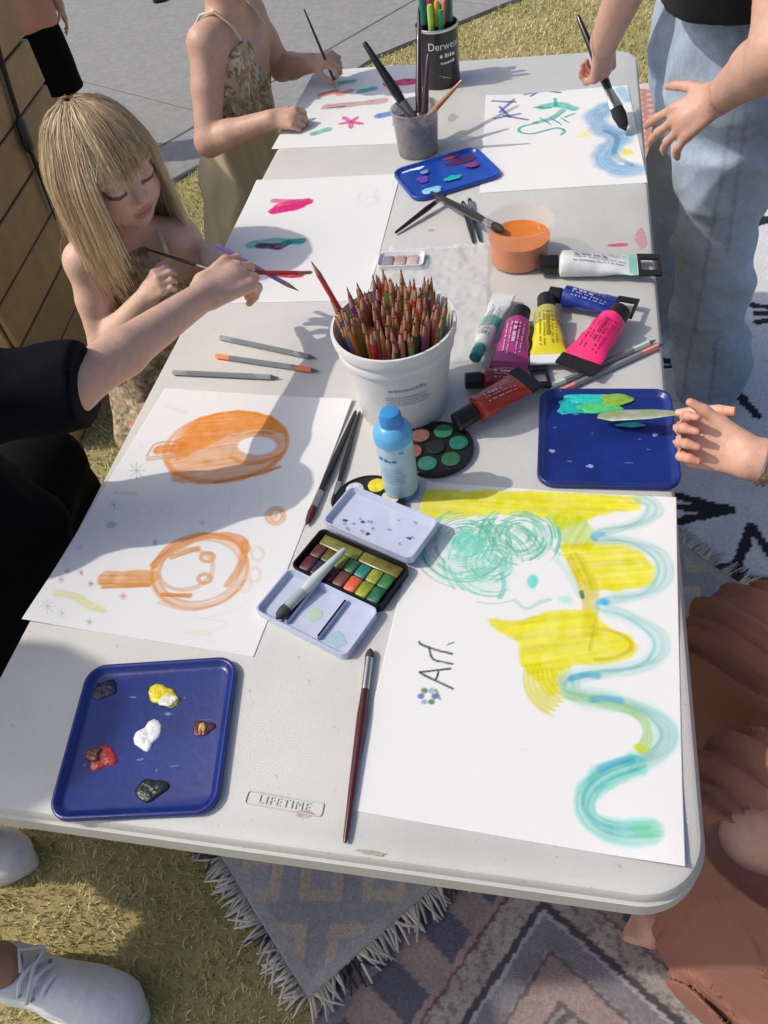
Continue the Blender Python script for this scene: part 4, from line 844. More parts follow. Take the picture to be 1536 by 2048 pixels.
# paint smears on the table top
for k, (px, py, rx, ry, n, c, lab) in enumerate(((1235, 490, .024, .005, 'red_smear', (.55, .10, .15), 'red paint smear on the table by the white tube'), (1284, 478, .010, .030, 'pink_smear', (.52, .26, .34), 'pink paint smear along the table edge by the white tube'), (905, 235, .012, .016, 'grey_smear', (.40, .38, .36), 'grey paint spatter on the table beside the murky cup'), (745, 1706, .014, .0018, 'brown_scuff', (.40, .34, .28), 'thin brown scuff by the table end below the dark wood brush'), (612, 1628, .012, .003, 'rust_scuff', (.50, .38, .30), 'faint rust stain on the maker plate'), (862, 461, .006, .004, 'pinkish_spot', (.50, .40, .37), 'small pinkish spot on the table near the black brush ends'), (690, 668, .010, .007, 'mauve_spot', (.50, .47, .49), 'faint mauve water mark left of the white tub'))):
    p_ = at(px, py); o = dab(None, 0, 0, rx, ry, .0006, m_pv(n, c, .6), z=.0003, name='paint_smear', sd=200+k); o.location = (p_[0], p_[1], TZ); tag(o, lab, 'paint smear')
# grey lid lying on the arrow rug
p_ = at(1368, 902, 0); o = empty('jar_lid', (p_[0], p_[1], .0145)); tag(o, 'olive grey lid with a dark hole lying on the arrow rug', 'lid')
MB().lathe([(.030, 0), (.031, .004), (.028, .010), (.010, .012), (.008, .006), (0, .005)], n=28, cap1=False).build('lid_body', mat('olive_grey', (.20, .21, .18), .5), o); MB().lathe([(.0095, .0122), (.0092, .0128)], n=16).build('hole', m_black, o)
# black sandal on the far path
p_ = at(322, 2, 0); o = empty('sandal', (p_[0], p_[1], .018), .4); tag(o, 'black sandal on the far concrete path', 'sandal')
MB().loft([[(x*1.0, y, 0) for x, y, _ in rrect(.09, .22, .04, 0)], [(x, y, .02) for x, y, _ in rrect(.092, .222, .04, 0)], [(x, y, .022) for x, y, _ in rrect(.085, .215, .038, 0)]]).build('sole', m_black, o); MB().tube([(-.045, -.02, .02), (-.03, .02, .06), (0, .03, .07), (.03, .02, .06), (.045, -.02, .02)], .012, 8, flat=.4).build('band', m_black, o)
# ================================================================== people: bodies grown from smooth-blended limbs
class Body:
    def __init__(s): s.p = []
    def cone(s, a, b, ra, rb, k=.015, op='u'): s.p.append(('c', np.asarray(a, float), np.asarray(b, float), ra, rb, k, op)); return s
    def ell(s, c, r, ax=None, k=.01, op='u'): s.p.append(('e', np.asarray(c, float), np.asarray(r, float), np.eye(3) if ax is None else ax, 0, k, op)); return s
    def chain(s, pts, rad, k=.015):
        for i in range(len(pts)-1): s.cone(pts[i], pts[i+1], rad[i], rad[i+1], k)
        return s
    def bounds(s):
        lo, hi = [], []
        for q in s.p:
            if q[6] != 'u': continue
            if q[0] == 'c': r = max(q[3], q[4]); lo.append(np.minimum(q[1], q[2])-r); hi.append(np.maximum(q[1], q[2])+r)
            else: r = max(q[2]); lo.append(q[1]-r); hi.append(q[1]+r)
        return np.min(lo, 0), np.max(hi, 0)
def sdf_grid(body, lo, hi, h, disp=None, clips=(), infl=0.0):
    n = np.maximum(((hi-lo)/h).astype(int)+2, 4)
    ax = [lo[i]+h*np.arange(n[i]) for i in range(3)]
    D = np.full(n, .08, np.float32)
    for q in body.p:
        k = q[5]
        if q[6] == 'x': continue
        if q[0] == 'c': r = max(q[3], q[4]); l_, h_ = np.minimum(q[1], q[2])-r, np.maximum(q[1], q[2])+r
        else: r = max(q[2]); l_, h_ = q[1]-r, q[1]+r
        mg = max(k, 4*h)+infl+h
        i0 = np.clip(((l_-mg-lo)/h).astype(int), 0, n); i1 = np.clip(((h_+mg-lo)/h).astype(int)+2, 0, n)
        if np.any(i1 <= i0): continue
        X = ax[0][i0[0]:i1[0]][:, None, None]; Y = ax[1][i0[1]:i1[1]][None, :, None]; Z = ax[2][i0[2]:i1[2]][None, None, :]
        if q[0] == 'c':
            a, b = q[1], q[2]; d = b-a; L2 = d@d+1e-12
            t = np.clip(((X-a[0])*d[0]+(Y-a[1])*d[1]+(Z-a[2])*d[2])/L2, 0, 1)
            e = np.sqrt((X-a[0]-t*d[0])**2+(Y-a[1]-t*d[1])**2+(Z-a[2]-t*d[2])**2)-(q[3]+(q[4]-q[3])*t)
        else:
            c, r_, A_ = q[1], q[2], q[3]; dx, dy, dz = X-c[0], Y-c[1], Z-c[2]
            u = [(dx*A_[0, i]+dy*A_[1, i]+dz*A_[2, i]) for i in range(3)]
            k0 = np.sqrt(sum((u[i]/r_[i])**2 for i in range(3))); k1 = np.sqrt(sum((u[i]/r_[i]**2)**2 for i in range(3)))+1e-9
            e = k0*(k0-1)/k1
        e = e-infl if q[6] == 'u' else e
        S_ = (slice(i0[0], i1[0]), slice(i0[1], i1[1]), slice(i0[2], i1[2])); B_ = D[S_]
        if q[6] == 'u':
            hh = np.maximum(k-np.abs(B_-e), 0)/k; D[S_] = np.minimum(B_, e)-hh*hh*k*.25
        else:
            e = -e; hh = np.maximum(k-np.abs(B_-e), 0)/k; D[S_] = np.maximum(B_, e)+hh*hh*k*.25
    X, Y, Z = ax[0][:, None, None], ax[1][None, :, None], ax[2][None, None, :]
    if disp is not None: D = D+disp(X, Y, Z).astype(np.float32)
    for q in body.p:      # openings cut after the folds
        if q[6] != 'x': continue
        c, r_, A_ = q[1], q[2], q[3]; u = [((X-c[0])*A_[0, i]+(Y-c[1])*A_[1, i]+(Z-c[2])*A_[2, i]) for i in range(3)]
        k0 = np.sqrt(sum((u[i]/r_[i])**2 for i in range(3))); D = np.maximum(D, (-(k0-1)*min(r_)).astype(np.float32))
    for p_, nv in clips: D = np.maximum(D, ((X-p_[0])*nv[0]+(Y-p_[1])*nv[1]+(Z-p_[2])*nv[2]).astype(np.float32))
    return D
def nets(D, lo, h):
    s = D < 0; n = np.array(D.shape)
    c8 = [s[i:n[0]-1+i, j:n[1]-1+j, k:n[2]-1+k] for i in (0, 1) for j in (0, 1) for k in (0, 1)]
    cnt = sum(c.astype(np.int8) for c in c8); m = (cnt > 0) & (cnt < 8)
    idx = np.argwhere(m); ids = np.full(m.shape, -1, np.int64); ids[m] = np.arange(len(idx))
    P_ = np.zeros((len(idx), 3)); W_ = np.zeros(len(idx))
    cr = [(i, j, k) for i in (0, 1) for j in (0, 1) for k in (0, 1)]
    for a in range(8):
        for b in range(a+1, 8):
            ca, cb = np.array(cr[a]), np.array(cr[b])
            if abs(ca-cb).sum() != 1: continue
            ia, ib = idx+ca, idx+cb; va = D[ia[:, 0], ia[:, 1], ia[:, 2]]; vb = D[ib[:, 0], ib[:, 1], ib[:, 2]]
            x = (va < 0) != (vb < 0); t = np.where(x, va/np.where(va == vb, 1, va-vb), 0)
            P_ += np.where(x[:, None], ca+(cb-ca)*t[:, None], 0); W_ += x
    V_ = (idx+P_/W_[:, None])*h+lo
    Fs = []
    for d in range(3):
        e = [0, 0, 0]; e[d] = 1; A = s[tuple(slice(0, n[i]-e[i]) for i in range(3))]; B = s[tuple(slice(e[i], n[i]) for i in range(3))]
        x = A != B; u, v = [(1, 2), (2, 0), (0, 1)][d]; pts = np.argwhere(x)
        ok = (pts[:, u] > 0) & (pts[:, v] > 0) & (pts[:, u] < n[u]-1) & (pts[:, v] < n[v]-1) & (pts[:, d] < n[d]-1); pts = pts[ok]
        flip = A[pts[:, 0], pts[:, 1], pts[:, 2]]
        q = []
        for du, dv in ((1, 1), (0, 1), (0, 0), (1, 0)):
            r = pts.copy(); r[:, u] -= du; r[:, v] -= dv; q.append(ids[r[:, 0], r[:, 1], r[:, 2]])
        q = np.stack(q, -1); q[~flip] = q[~flip][:, ::-1]; Fs.append(q)
    F = np.vstack(Fs); F = F[(F >= 0).all(1)]
    return V_, F
def grow(body, h, fine=(), disp=None, clips=(), infl=0.0, smooth=1):
    lo, hi = body.bounds(); lo = lo-infl-.02; hi = hi+infl+.02
    Vs, Fs = [], []; off = 0
    Vc, Fc = nets(sdf_grid(body, lo, hi, h, disp, clips, infl), lo, h)
    for (a, b, hf) in fine:
        c = Vc[Fc].mean(1); k = np.all((c > a+h*1.2) & (c < b-h*1.2), 1); Fc = Fc[~k]
    Vs.append(Vc); Fs.append(Fc); off = len(Vc)
    for (a, b, hf) in fine:
        Vf, Ff = nets(sdf_grid(body, np.asarray(a), np.asarray(b), hf, disp, clips, infl), np.asarray(a), hf)
        if len(Ff): Vs.append(Vf); Fs.append(Ff+off); off += len(Vf)
    Vv, F = np.vstack(Vs), np.vstack(Fs)
    for _ in range(smooth):      # relax the grid steps
        acc = np.zeros_like(Vv); w = np.zeros(len(Vv))
        for i in range(4):
            j = (i+1) % 4; np.add.at(acc, F[:, i], Vv[F[:, j]]); np.add.at(w, F[:, i], 1); np.add.at(acc, F[:, j], Vv[F[:, i]]); np.add.at(w, F[:, j], 1)
        Vv = np.where(w[:, None] > 0, Vv*.5+acc/np.maximum(w, 1)[:, None]*.5, Vv)
    used = np.unique(F); remap = np.full(len(Vv), -1); remap[used] = np.arange(len(used))
    return Vv[used], remap[F]
def folds(amp, seed, sc=1.0, stretch=(1, 1, 1)):
    """cloth folds: slow waves plus sharp creases"""
    r = np.random.default_rng(seed); ks = r.normal(0, 1, (9, 3))*np.array(stretch); ks = ks/np.linalg.norm(ks, axis=1)[:, None]; ks *= np.concatenate([r.uniform(22, 45, 4), r.uniform(45, 85, 5)])[:, None]*sc; ph = r.uniform(0, 6.28, 9)
    def f(X, Y, Z):
        wx = .016*np.sin(Y*17+Z*11+seed)+.009*np.sin(Z*41+X*23); wy = .016*np.sin(X*15+Z*13+2*seed)+.009*np.sin(X*37-Z*29); o = 0
        for i in range(9):
            t = ks[i, 0]*(X+wx)+ks[i, 1]*(Y+wy)+ks[i, 2]*(Z+wx)+ph[i]
            o = o+(amp*.34*np.sin(t) if i < 4 else amp*.30*(np.abs(np.sin(t*.5))**1.0*2-1.1))
        return o
    return f
def hand(B, Wr, d, n, side, L, curls, spread=.10, thumb=(.5, .55, .35), tc=.35, k=.004, rs=1.0):
    """wrist, finger direction, palm normal, +1 right / -1 left hand"""
    Wr = np.asarray(Wr, float); d = nrm(d); n = nrm(np.asarray(n)-np.dot(n, d)*d); t = side*np.cross(d, n)
    def rot(v, ax, a): return v*math.cos(a)+np.cross(ax, v)*math.sin(a)+ax*np.dot(ax, v)*(1-math.cos(a))
    bx = np.cross(d, n); tips = []; pts = [Wr]
    for i, off in enumerate((.155, .052, -.052, -.150)):
        kn = Wr+d*L*(.47-.03*abs(i-1))+t*off*L
        B.cone(Wr+t*off*L*.55+d*L*.03, kn, .068*L, .060*L, k*2)
        ln = (.40, .45, .41, .32)[i]*L; c = curls[i]; p_ = kn; dv = nrm(d+t*spread*(1.4-i)*.9*(1 if c < .6 else .3))
        for j, (fr, fc, r) in enumerate(((.46, .75, .046), (.30, 1.1, .042), (.24, .7, .037))):
            dv = rot(dv, bx, c*fc); q = p_+dv*ln*fr
            B.cone(p_, q, r*L*rs*1.04, (.044, .040, .033)[j]*L*rs, k); p_ = q
        tips.append(p_); pts.append(p_); pts.append(kn)
    B.cone(Wr+d*L*.08, Wr+d*L*.36, .085*L, .085*L, k*3)
    kns = list(pts[2:9:2])
    b0 = Wr+d*L*.12+t*L*.12+n*L*.02; dv = nrm(t*thumb[0]+d*thumb[1]+n*thumb[2]); q = b0+dv*L*.20; B.cone(b0, q, .075*L, .056*L, k*2.5)
    dv = nrm(dv+(d*.55+n*.55-t*.25)*tc); q2 = q+dv*L*.17; B.cone(q, q2, .052*L, .046*L, k); dv = nrm(dv+(d*.4+n*.35-t*.3)*tc); q3 = q2+dv*L*.13; B.cone(q2, q3, .047*L, .036*L, k)
    pts += [q, q2, q3]; pts = np.array(pts)
    return dict(L=L, kn=kns, tips=tips, thumb=q3, grip=(q3+tips[0])/2, box=(pts.min(0)-.016, pts.max(0)+.016), d=d, n=n, t=t)
def head(B, c, F, U, H, child=True):
    F = nrm(F); U = nrm(np.asarray(U)-np.dot(U, F)*F); Rr = np.cross(F, U); A_ = np.stack([F, Rr, U], 1)
    Lc = lambda f, r, u: c+(F*f+Rr*r+U*u)*H
    E = lambda f, r, u, rf, rr, ru, k=.05, op='u': B.ell(Lc(f, r, u), np.array([rf, rr, ru])*H, A_, k*H, op)
    E(-.05, 0, .12, .43, .355, .38); E(.07, 0, -.14, .31, .285, .33, .10); E(.20, 0, -.33, .12, .12, .13, .08)
    for s_ in (-1, 1):
        E(.20, s_*.15, -.17, .13, .13, .14 if child else .10, .08)
        E(.47, s_*.155, .005, .10, .095, .075, .07, 's'); E(.315, s_*.15, -.005, .085, .085, .075, .02); E(.325, s_*.15, .10, .06, .11, .03, .05)
        E(-.04, s_*.355, -.03, .07, .03, .11, .02); E(.375, s_*.045, -.135, .04, .035, .03, .03)
    B.cone(Lc(.36, 0, .03), Lc(.425, 0, -.115), .028*H, .045*H, .035*H)
    E(.352, 0, -.235, .045, .09, .024, .02); E(.345, 0, -.285, .045, .075, .028, .02); E(.40, 0, -.26, .03, .10, .006, .015, 's')
    def colour(Vv, col):
        q = (Vv-c)/H; f, r, u = q@F, q@Rr, q@U; ar = np.abs(r); near = (np.abs(f) < .6) & (ar < .6) & (np.abs(u) < .7)
        def put(m, cc, a=1.0): w = (np.clip(m, 0, 1)*a*near)[:, None]; col[:] = col*(1-w)+np.array(cc)*w
        put(np.exp(-(((ar-.19)/.10)**2+((u+.17)/.10)**2))*(f > .1), (.62, .28, .22), .45); put(np.exp(-((r/.06)**2+((u+.13)/.05)**2))*(f > .3), (.62, .30, .24), .4)
        lip = np.clip(1.4-np.hypot(r/.085, (u+.26)/.045), 0, 1)*(f > .28); put(lip*2, (.52, .20, .18), .85); put(np.clip(1-np.abs(u+.26)/.010, 0, 1)*(ar < .08)*(f > .28), (.22, .06, .06), .8)
        ue = -.030+.010*((ar-.15)/.08)**2+.02*(ar-.15)/.08; put(np.clip(1.7-np.abs(u-ue)/.017, 0, 1)*(np.abs(ar-.152) < .078)*(f > .2), (.07, .04, .03), .95)
        put(np.clip(1-np.abs(u-.075)/.02, 0, 1)*(np.abs(ar-.15) < .08)*(f > .2), (.42, .24, .18), .35); ub = .135-.03*((ar-.14)/.09)**2
        put(np.clip(1.3-np.abs(u-ub)/.02, 0, 1)*(np.abs(ar-.15) < .10)*(f > .2), (.30, .19, .11), .6)
        return col
    return dict(c=c, F=F, U=U, R=Rr, H=H, L=Lc, box=(c-.72*H, c+.72*H), colour=colour)
def torso(B, pel, wai, che, nk, hd_base, sax, hw, ww, cw, rh, rw, rc, shR, shL, rs, rn, k=.03):
    for s_, sh in ((-1, shR), (1, shL)):
        B.cone(pel+sax*s_*hw, wai+sax*s_*ww, rh, rw, k); B.cone(wai+sax*s_*ww, che+sax*s_*cw, rw, rc, k); B.cone(che+sax*s_*cw, sh, rc*.85, rs, k); B.cone(sh, nk, rs*.8, rn, k)
    B.cone(nk-(hd_base-nk)*.3, hd_base, rn*1.05, rn, k*.6)
SKIN = {}
def m_skin(): return mat('skin', 'attr', .48, noise=.09, nscale=95, bump=.25, bscale=260, sss=.10)
def make_person(label, base, B, h, fine, tone, hd, group=None, extra=None, hands=()):
    root = empty('person', base); tag(root, label, 'person', group)
    Vv, F = grow(B, h, fine); col = np.ones((len(Vv), 3))*np.array(tone)
    nz = fbm(Vv[:, 0]*14+Vv[:, 2]*9+50, Vv[:, 1]*14+Vv[:, 2]*7+50, 61)[:, None]; col *= .93+.14*nz
    if hd: col = hd['colour'](Vv, col)
    big = fbm(Vv[:, 0]*30+Vv[:, 2]*23+90, Vv[:, 1]*30-Vv[:, 2]*17+90, 62)[:, None]; col *= np.array([1.0, .94, .93])+np.array([.02, .12, .14])*big
    for hn in hands:      # pinker finger ends and knuckles, pale nails
        for q in list(hn['tips'])+[hn['thumb']]:
            w = np.exp(-(np.linalg.norm(Vv-q, axis=1)/(.11*hn['L']))**2)[:, None]*.6; col = col*(1-w)+np.array([tone[0]*1.02, tone[1]*.70, tone[2]*.68])*w
        for q in hn['kn']:
            w = np.exp(-(np.linalg.norm(Vv-(q-hn['n']*.05*hn['L']), axis=1)/(.06*hn['L']))**2)[:, None]*.5; col = col*(1-w)+np.array([tone[0]*.92, tone[1]*.70, tone[2]*.66])*w
    if extra: col = extra(Vv, col)
    raw_mesh('body', Vv-np.asarray(base), F, m_skin(), root, np.clip(col, 0, 1), sharp=0); return root
def garment(root, name, B, h, m, disp=None, clips=(), infl=0.0, colfn=None, fine=()):
    Vv, F = grow(B, h, fine, disp, clips, infl); b = np.array(root.location)
    return raw_mesh(name, Vv-b, F, m, root, None if colfn is None else colfn(Vv), sharp=0)
def hair(root, hd, n, zend, cols, bangs=True, push=(), vol=1.0, seed=3, width=.0011, tie=None, fmax=.30, kids=2, pull=0.0, lift=0.0):
    r = np.random.default_rng(seed); H, c = hd['H'], hd['c']; A_ = np.stack([hd['F'], hd['R'], hd['U']], 1); ce = np.array([-.045, 0, .12]); Er = np.array([.455, .385, .41])*vol
    # scalp cap
    Bc = Body(); Bc.ell(hd['L'](-.07, 0, .14), np.array([.445, .37, .385])*H*vol, A_, .02); Bc.ell(hd['L'](-.17, 0, -.03), np.array([.33, .35, .36])*H*vol, A_, .03)
    Bc.ell(hd['L'](.52, 0, -.20), np.array([.42, .36, .42])*H, A_, .02, 's')
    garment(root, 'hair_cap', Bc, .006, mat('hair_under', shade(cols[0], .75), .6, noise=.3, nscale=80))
    Vs, Fs, Cs = [], [], []; K = np.array([-.16, 0, .50])
    made = 0; nb = 0
    while made < n:
        v = r.normal(0, 1, 3); v /= np.linalg.norm(v)
        if v[2] < -.15 or (v[0] > .60 and v[2] < .30): continue
        lay_ = 1+.085*vnoise(np.array([math.atan2(v[1], v[0])*7+60]), np.array([v[2]*2+60]), 23)[0]+r.uniform(0, .05); p_ = ce+Er*v*lay_; pts = [p_]; front = v[0] > .28 and abs(v[1]) < .62
        wz = r.normal(0, .06, 2); L = 0; maxn = 70; stop = zend+r.normal(0, .026); fj = r.normal(0, .035); stop += lift*(1 if v[0] > .05 else 0)+lift*max(0, v[0])
        g = A_.T@np.array([0, 0, -1.0])
        for it in range(maxn):
            q = (p_-ce)/(Er*lay_); fall = np.linalg.norm(q) > 1.03 and p_[2] < ce[2]
            tg = p_-K; tg[2] = min(tg[2], 0)*.5
            if front and bangs: tg = np.array([.5, p_[1]*.35, -.5])
            dv = g*(1.3 if not fall else 1.6)+(nrm(tg)*.75 if not fall else 0)+np.array([0, wz[0], wz[1]])*.6
            if fall and pull: dv = dv+np.array([-.12-p_[0], -p_[1], 0])*pull
            if tie is not None: dv = nrm(np.array(tie)-p_)*1.2+nrm(tg)*.3
            p_ = p_+nrm(dv)*.062; q = (p_-ce)/(Er*lay_); nq = np.linalg.norm(q)
            if nq < 1: p_ = ce+Er*lay_*q/nq
            w = c+A_@p_*H
            for (pc, pr) in push:
                dd = w-pc; ln = np.linalg.norm(dd)
                if ln < pr*lay_: w = pc+dd/ln*pr*lay_; p_ = A_.T@(w-c)/H
            if p_[2] < .13+fj and p_[0] > fmax and abs(p_[1]) < .30: 
                if front and bangs and p_[2] > .05+fj: pts.append(p_)
                break
            if p_[2] < -.1 and p_[0] > .02 and abs(p_[1]) < .33: p_[1] = .33*(1 if p_[1] >= 0 else -1)
            pts.append(p_)
            if w[2] < stop or (tie is not None and np.linalg.norm(p_-np.array(tie)) < .08): break
        if len(pts) < 3: continue
        made += 1; W_ = c+(np.array(pts)@A_.T)*H
        if len(W_) > 5: W_[2:-2] = (W_[1:-3]+W_[2:-2]+W_[3:-1])/3
        m_ = len(W_); d = np.gradient(W_, axis=0); d /= np.linalg.norm(d, axis=1)[:, None]+1e-9; o_ = W_-c; s1 = np.cross(d, o_); s1 /= np.linalg.norm(s1, axis=1)[:, None]+1e-9; s2 = np.cross(d, s1)
        tt = np.linspace(0, 1, m_)[:, None]; ci_ = int(np.clip((vnoise(np.array([math.atan2(v[1], v[0])*8+40]), np.array([v[2]*1.5+40]), 17)[0]*.9+r.random()*.35-.1)*len(cols), 0, len(cols)-1))
        for ch in range(kids):       # each lock is a few fine hairs that spread a little towards the tip
            fl = 4.0 if r.random() < .03 else 1.0; jit = s1*(r.normal(0, .0024)+tt*r.normal(0, .0055)*fl)+s2*(r.normal(0, .0009)+tt*r.normal(0, .003)*fl); cut = m_ if ch == 0 else max(3, int(m_*r.uniform(.8, 1))); Q = (W_+jit)[:cut]
            wd = width*r.uniform(.6, 1.4)*np.linspace(1, .3, cut)[:, None]; tri = [Q+s1[:cut]*wd*1.3, Q-s1[:cut]*wd*1.3, Q-s2[:cut]*wd]
            Vs.append(np.stack(tri, 1).reshape(-1, 3)); i = np.arange(cut-1)*3+nb; nb += cut*3
            for a1, a2 in ((0, 1), (1, 2), (2, 0)): Fs.append(np.stack([i+a1, i+a2, i+3+a2, i+3+a1], -1))
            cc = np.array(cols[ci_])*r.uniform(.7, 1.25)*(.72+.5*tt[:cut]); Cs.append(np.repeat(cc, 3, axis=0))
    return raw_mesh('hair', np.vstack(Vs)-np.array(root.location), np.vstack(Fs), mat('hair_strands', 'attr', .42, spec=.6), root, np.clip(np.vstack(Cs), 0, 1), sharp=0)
def fine_of(hn, h=.0022): return (hn['box'][0], hn['box'][1], h)
def sneaker(root, heel, f, L=.255, name='sneaker'):
    b = np.array(root.location); f = nrm(np.array([f[0], f[1], 0])); s_ = np.array([-f[1], f[0], 0]); u = V(0, 0, 1); A_ = np.stack([f, s_, u], 1); k = L/.255
    P_ = lambda a, c, z: np.asarray(heel)*V(1, 1, 0)+f*a*k+s_*c*k+u*z*k+u*(heel[2] if len(heel) > 2 else 0)
    B = Body(); B.ell(P_(.205, 0, .036), V(.058, .047, .038)*k, A_, .02); B.ell(P_(.13, 0, .048), V(.085, .042, .046)*k, A_, .03); B.ell(P_(.05, 0, .058), V(.052, .037, .058)*k, A_, .03); B.cone(P_(.055, 0, .06), P_(.045, 0, .105), .036*k, .036*k, .02)
    B.ell(P_(.047, 0, .125), V(.036, .030, .045)*k, A_, .006, 's')
    up = garment(root, name, B, .0035, mat('white_canvas', (.72, .72, .73), .75, noise=.1, nscale=60, bump=.5, bscale=600), folds(.0012, 5), clips=[(P_(0, 0, .016), V(0, 0, -1))])
    out = []
    for i in range(40):
        a = 6.2832*i/40; x = .130+.133*math.cos(a); w = .036+.014*max(0, min(1, (x-.06)/.12)); w -= .012*max(0, (x-.22)/.04); out.append((x, w*math.sin(a)*(1+.1*abs(math.cos(a)))))
    rings = [[P_(x*(1 if i else 1), y*(.97 if i in (0, 3) else 1.03), z)-b for x, y in out] for i, z in enumerate((.001, .004, .022, .026))]
    sm = MB().loft(rings).build('sole', mat('rubber_sole', (.70, .70, .69), .6), up, sharp=40)
    for i in range(6):
        x0 = .085+i*.017; z0 = .110-.0085*i; w = .026
        MB().tube([P_(x0, -w, z0-.016)-b, P_(x0+.003, -w*.5, z0+.002)-b, P_(x0+.006, 0, z0+.006)-b, P_(x0+.009, w*.5, z0+.001)-b, P_(x0+.012, w, z0-.018)-b], .0036*k, 6).build('lace', mat('white_lace', (.72, .73, .74), .8), up)
    m_ey = mat('eyelet', (.22, .22, .23), .4)
    for i in range(6):
        for sg in (-1, 1): MB().lathe([(.0032*k, 0), (.0032*k, .0015)], P_(.088+i*.017, sg*.027, .094-.0085*i)-b, 10, axis=f*.3+s_*sg*.5+u*.8).build('eyelet', m_ey, up)
    MB().tube([P_(.175, -.046, .030)-b, P_(.180, -.036, .058)-b, P_(.172, 0, .0755)-b, P_(.180, .036, .058)-b, P_(.175, .046, .030)-b], .0022*k, 6).build('toe_seam', mat('seam_grey', (.45, .45, .47), .8), up)
    MB().tube([P_(.086, 0, .118)-b, P_(.070, .026, .126)-b, P_(.098, .042, .106)-b, P_(.100, .01, .114)-b, P_(.108, -.035, .10)-b], .0034*k, 6).build('lace_bow', mat('white_lace', (.72, .73, .74), .8), up)
    return up
def floral(Vv, base=(.46, .38, .24)):
    col = np.ones((len(Vv), 3))*np.array(base); a = Vv[:, 0]+Vv[:, 1]*.7; b_ = Vv[:, 2]*.8+Vv[:, 1]*.6-Vv[:, 0]*.3
    n1, n2, n3 = fbm(a*95+90, b_*95+90, 71), fbm(a*85+20, b_*85+30, 72), fbm(a*100+50, b_*100+10, 73)
    for m_, c in ((n1 > .60, (.22, .22, .10)), (n2 > .63, (.48, .22, .17)), (n3 > .64, (.62, .58, .46)), ((n1 < .36), (.30, .26, .12)), ((n2 < .33), (.22, .12, .10))): col[m_] = c
    return col
m_flor = mat('floral_cotton', 'attr', .85, bump=.4, bscale=500)
STRAP = mat('cream_strap', (.62, .52, .38), .8)
def knob_arm(B, sh, el, wr, rs, re, rw, k=.012):
    m1 = sh*.55+el*.45; m2 = el*.65+wr*.35
    B.chain([sh, m1, el], [rs, rs*.92, re], k); B.chain([el, m2, wr], [re, re*.98, rw], k)
def leg(B, hp, kn, an, rh, rk, ra, k=.02):
    m1 = hp*.5+kn*.5; m2 = kn*.68+an*.32
    B.chain([hp, m1, kn], [rh, rh*.86, rk], k); B.chain([kn, m2, an], [rk, rk*.97, ra], k)
def foot(B, an, f, s=1.0, z0=.0, k=.012):
    f = nrm(np.array([f[0], f[1], 0])); sd_ = np.array([-f[1], f[0], 0]); hl = np.array([an[0], an[1], z0+.028*s])-f*.03*s; bl = np.array([an[0], an[1], z0+.02*s])+f*.13*s
    B.cone(an, hl, .034*s, .028*s, k); B.cone(an+f*.015*s, bl, .032*s, .022*s, k); B.cone(hl, bl, .026*s, .021*s, k); B.cone(bl-sd_*.022*s, bl+sd_*.022*s, .02*s, .019*s, k)
    for i in range(5):
        o_ = bl+sd_*(.03-.015*i)*s; B.cone(o_, o_+f*(.05-.006*i)*s-V(0, 0, .006)*s, .0115*s, .009*s, .004)
# ------------------------------------------------------------------ the blonde child
def axes_to(c, a=.62, b=.62, e=-.48): t = nrm(CAM-c); return nrm(t*a+CR*b+CU*e)
B = Body(); c = V(-.514, .063, .925); hF = axes_to(c, .60, .68, -.42); hU = nrm(V(-.10, .02, 1.0)+CR*(-.10))
hd = head(B, c, hF, hU, .205)
nk = V(-.535, .085, .805); che = V(-.535, .09, .725); wai = V(-.55, .11, .62); pel = V(-.565, .125, .50); shR, shL = V(-.598, .018, .778), V(-.448, .098, .770); sax = nrm(shL-shR)
torso(B, pel, wai, che, nk, hd['L'](-.10, 0, -.34), sax, .042, .036, .036, .062, .056, .058, shR, shL, .034, .032)
eR, wR = V(-.601, -.034, .632), V(-.470, -.038, .742); knob_arm(B, shR, eR, wR, .034, .027, .0195)
eL, wL = V(-.425, .135, .665), V(-.385, .070, .752); knob_arm(B, shL, eL, wL, .033, .026, .019)
hR = hand(B, wR, V(.66, -.12, .62), V(.45, .72, -.35), 1, .112, (1.15, 1.2, 1.2, 1.15), tc=.7); hL = hand(B, wL, V(.75, -.55, .02), V(.05, -.1, -1), -1, .112, (.35, .4, .45, .5))
for s_, x in ((-1, shR), (1, shL)):
    hp = pel+sax*s_*.045; kn = hp+V(.01, -.015, -.25)+sax*s_*.01; an = V(kn[0]-.005, kn[1]+.01, .055); leg(B, hp, kn, an, .056, .040, .027); foot(B, an, sax[1]*V(1, 0, 0)+V(.55, -.8, 0), .66, .002)
g1 = make_person('blonde child with a fringe in a floral strappy dress painting at the table', (-.555, .11, 0), B, .005, [(hd['box'][0], hd['box'][1], .0024), fine_of(hR, .002), fine_of(hL, .002)], (.64, .42, .32), hd, hands=(hR, hL))
Dr = Body()
for s_ in (-1, 1):
    Dr.cone(che+sax*s_*.038+V(0, 0, .012), wai+sax*s_*.038, .064, .064, .03); Dr.cone(wai+sax*s_*.038, pel+sax*s_*.05, .064, .085, .03); Dr.cone(pel+sax*s_*.05, V(-.575, .125, .30)+sax*s_*.075, .085, .115, .03)
garment(g1, 'dress', Dr, .004, m_flor, folds(.007, 11, 1.2, (1, 1, .25)), [(V(0, 0, .775), nrm(V(.12, -.25, 1))), (V(0, 0, .29), V(0, 0, -1))], 0, floral)
bO = np.array(g1.location)
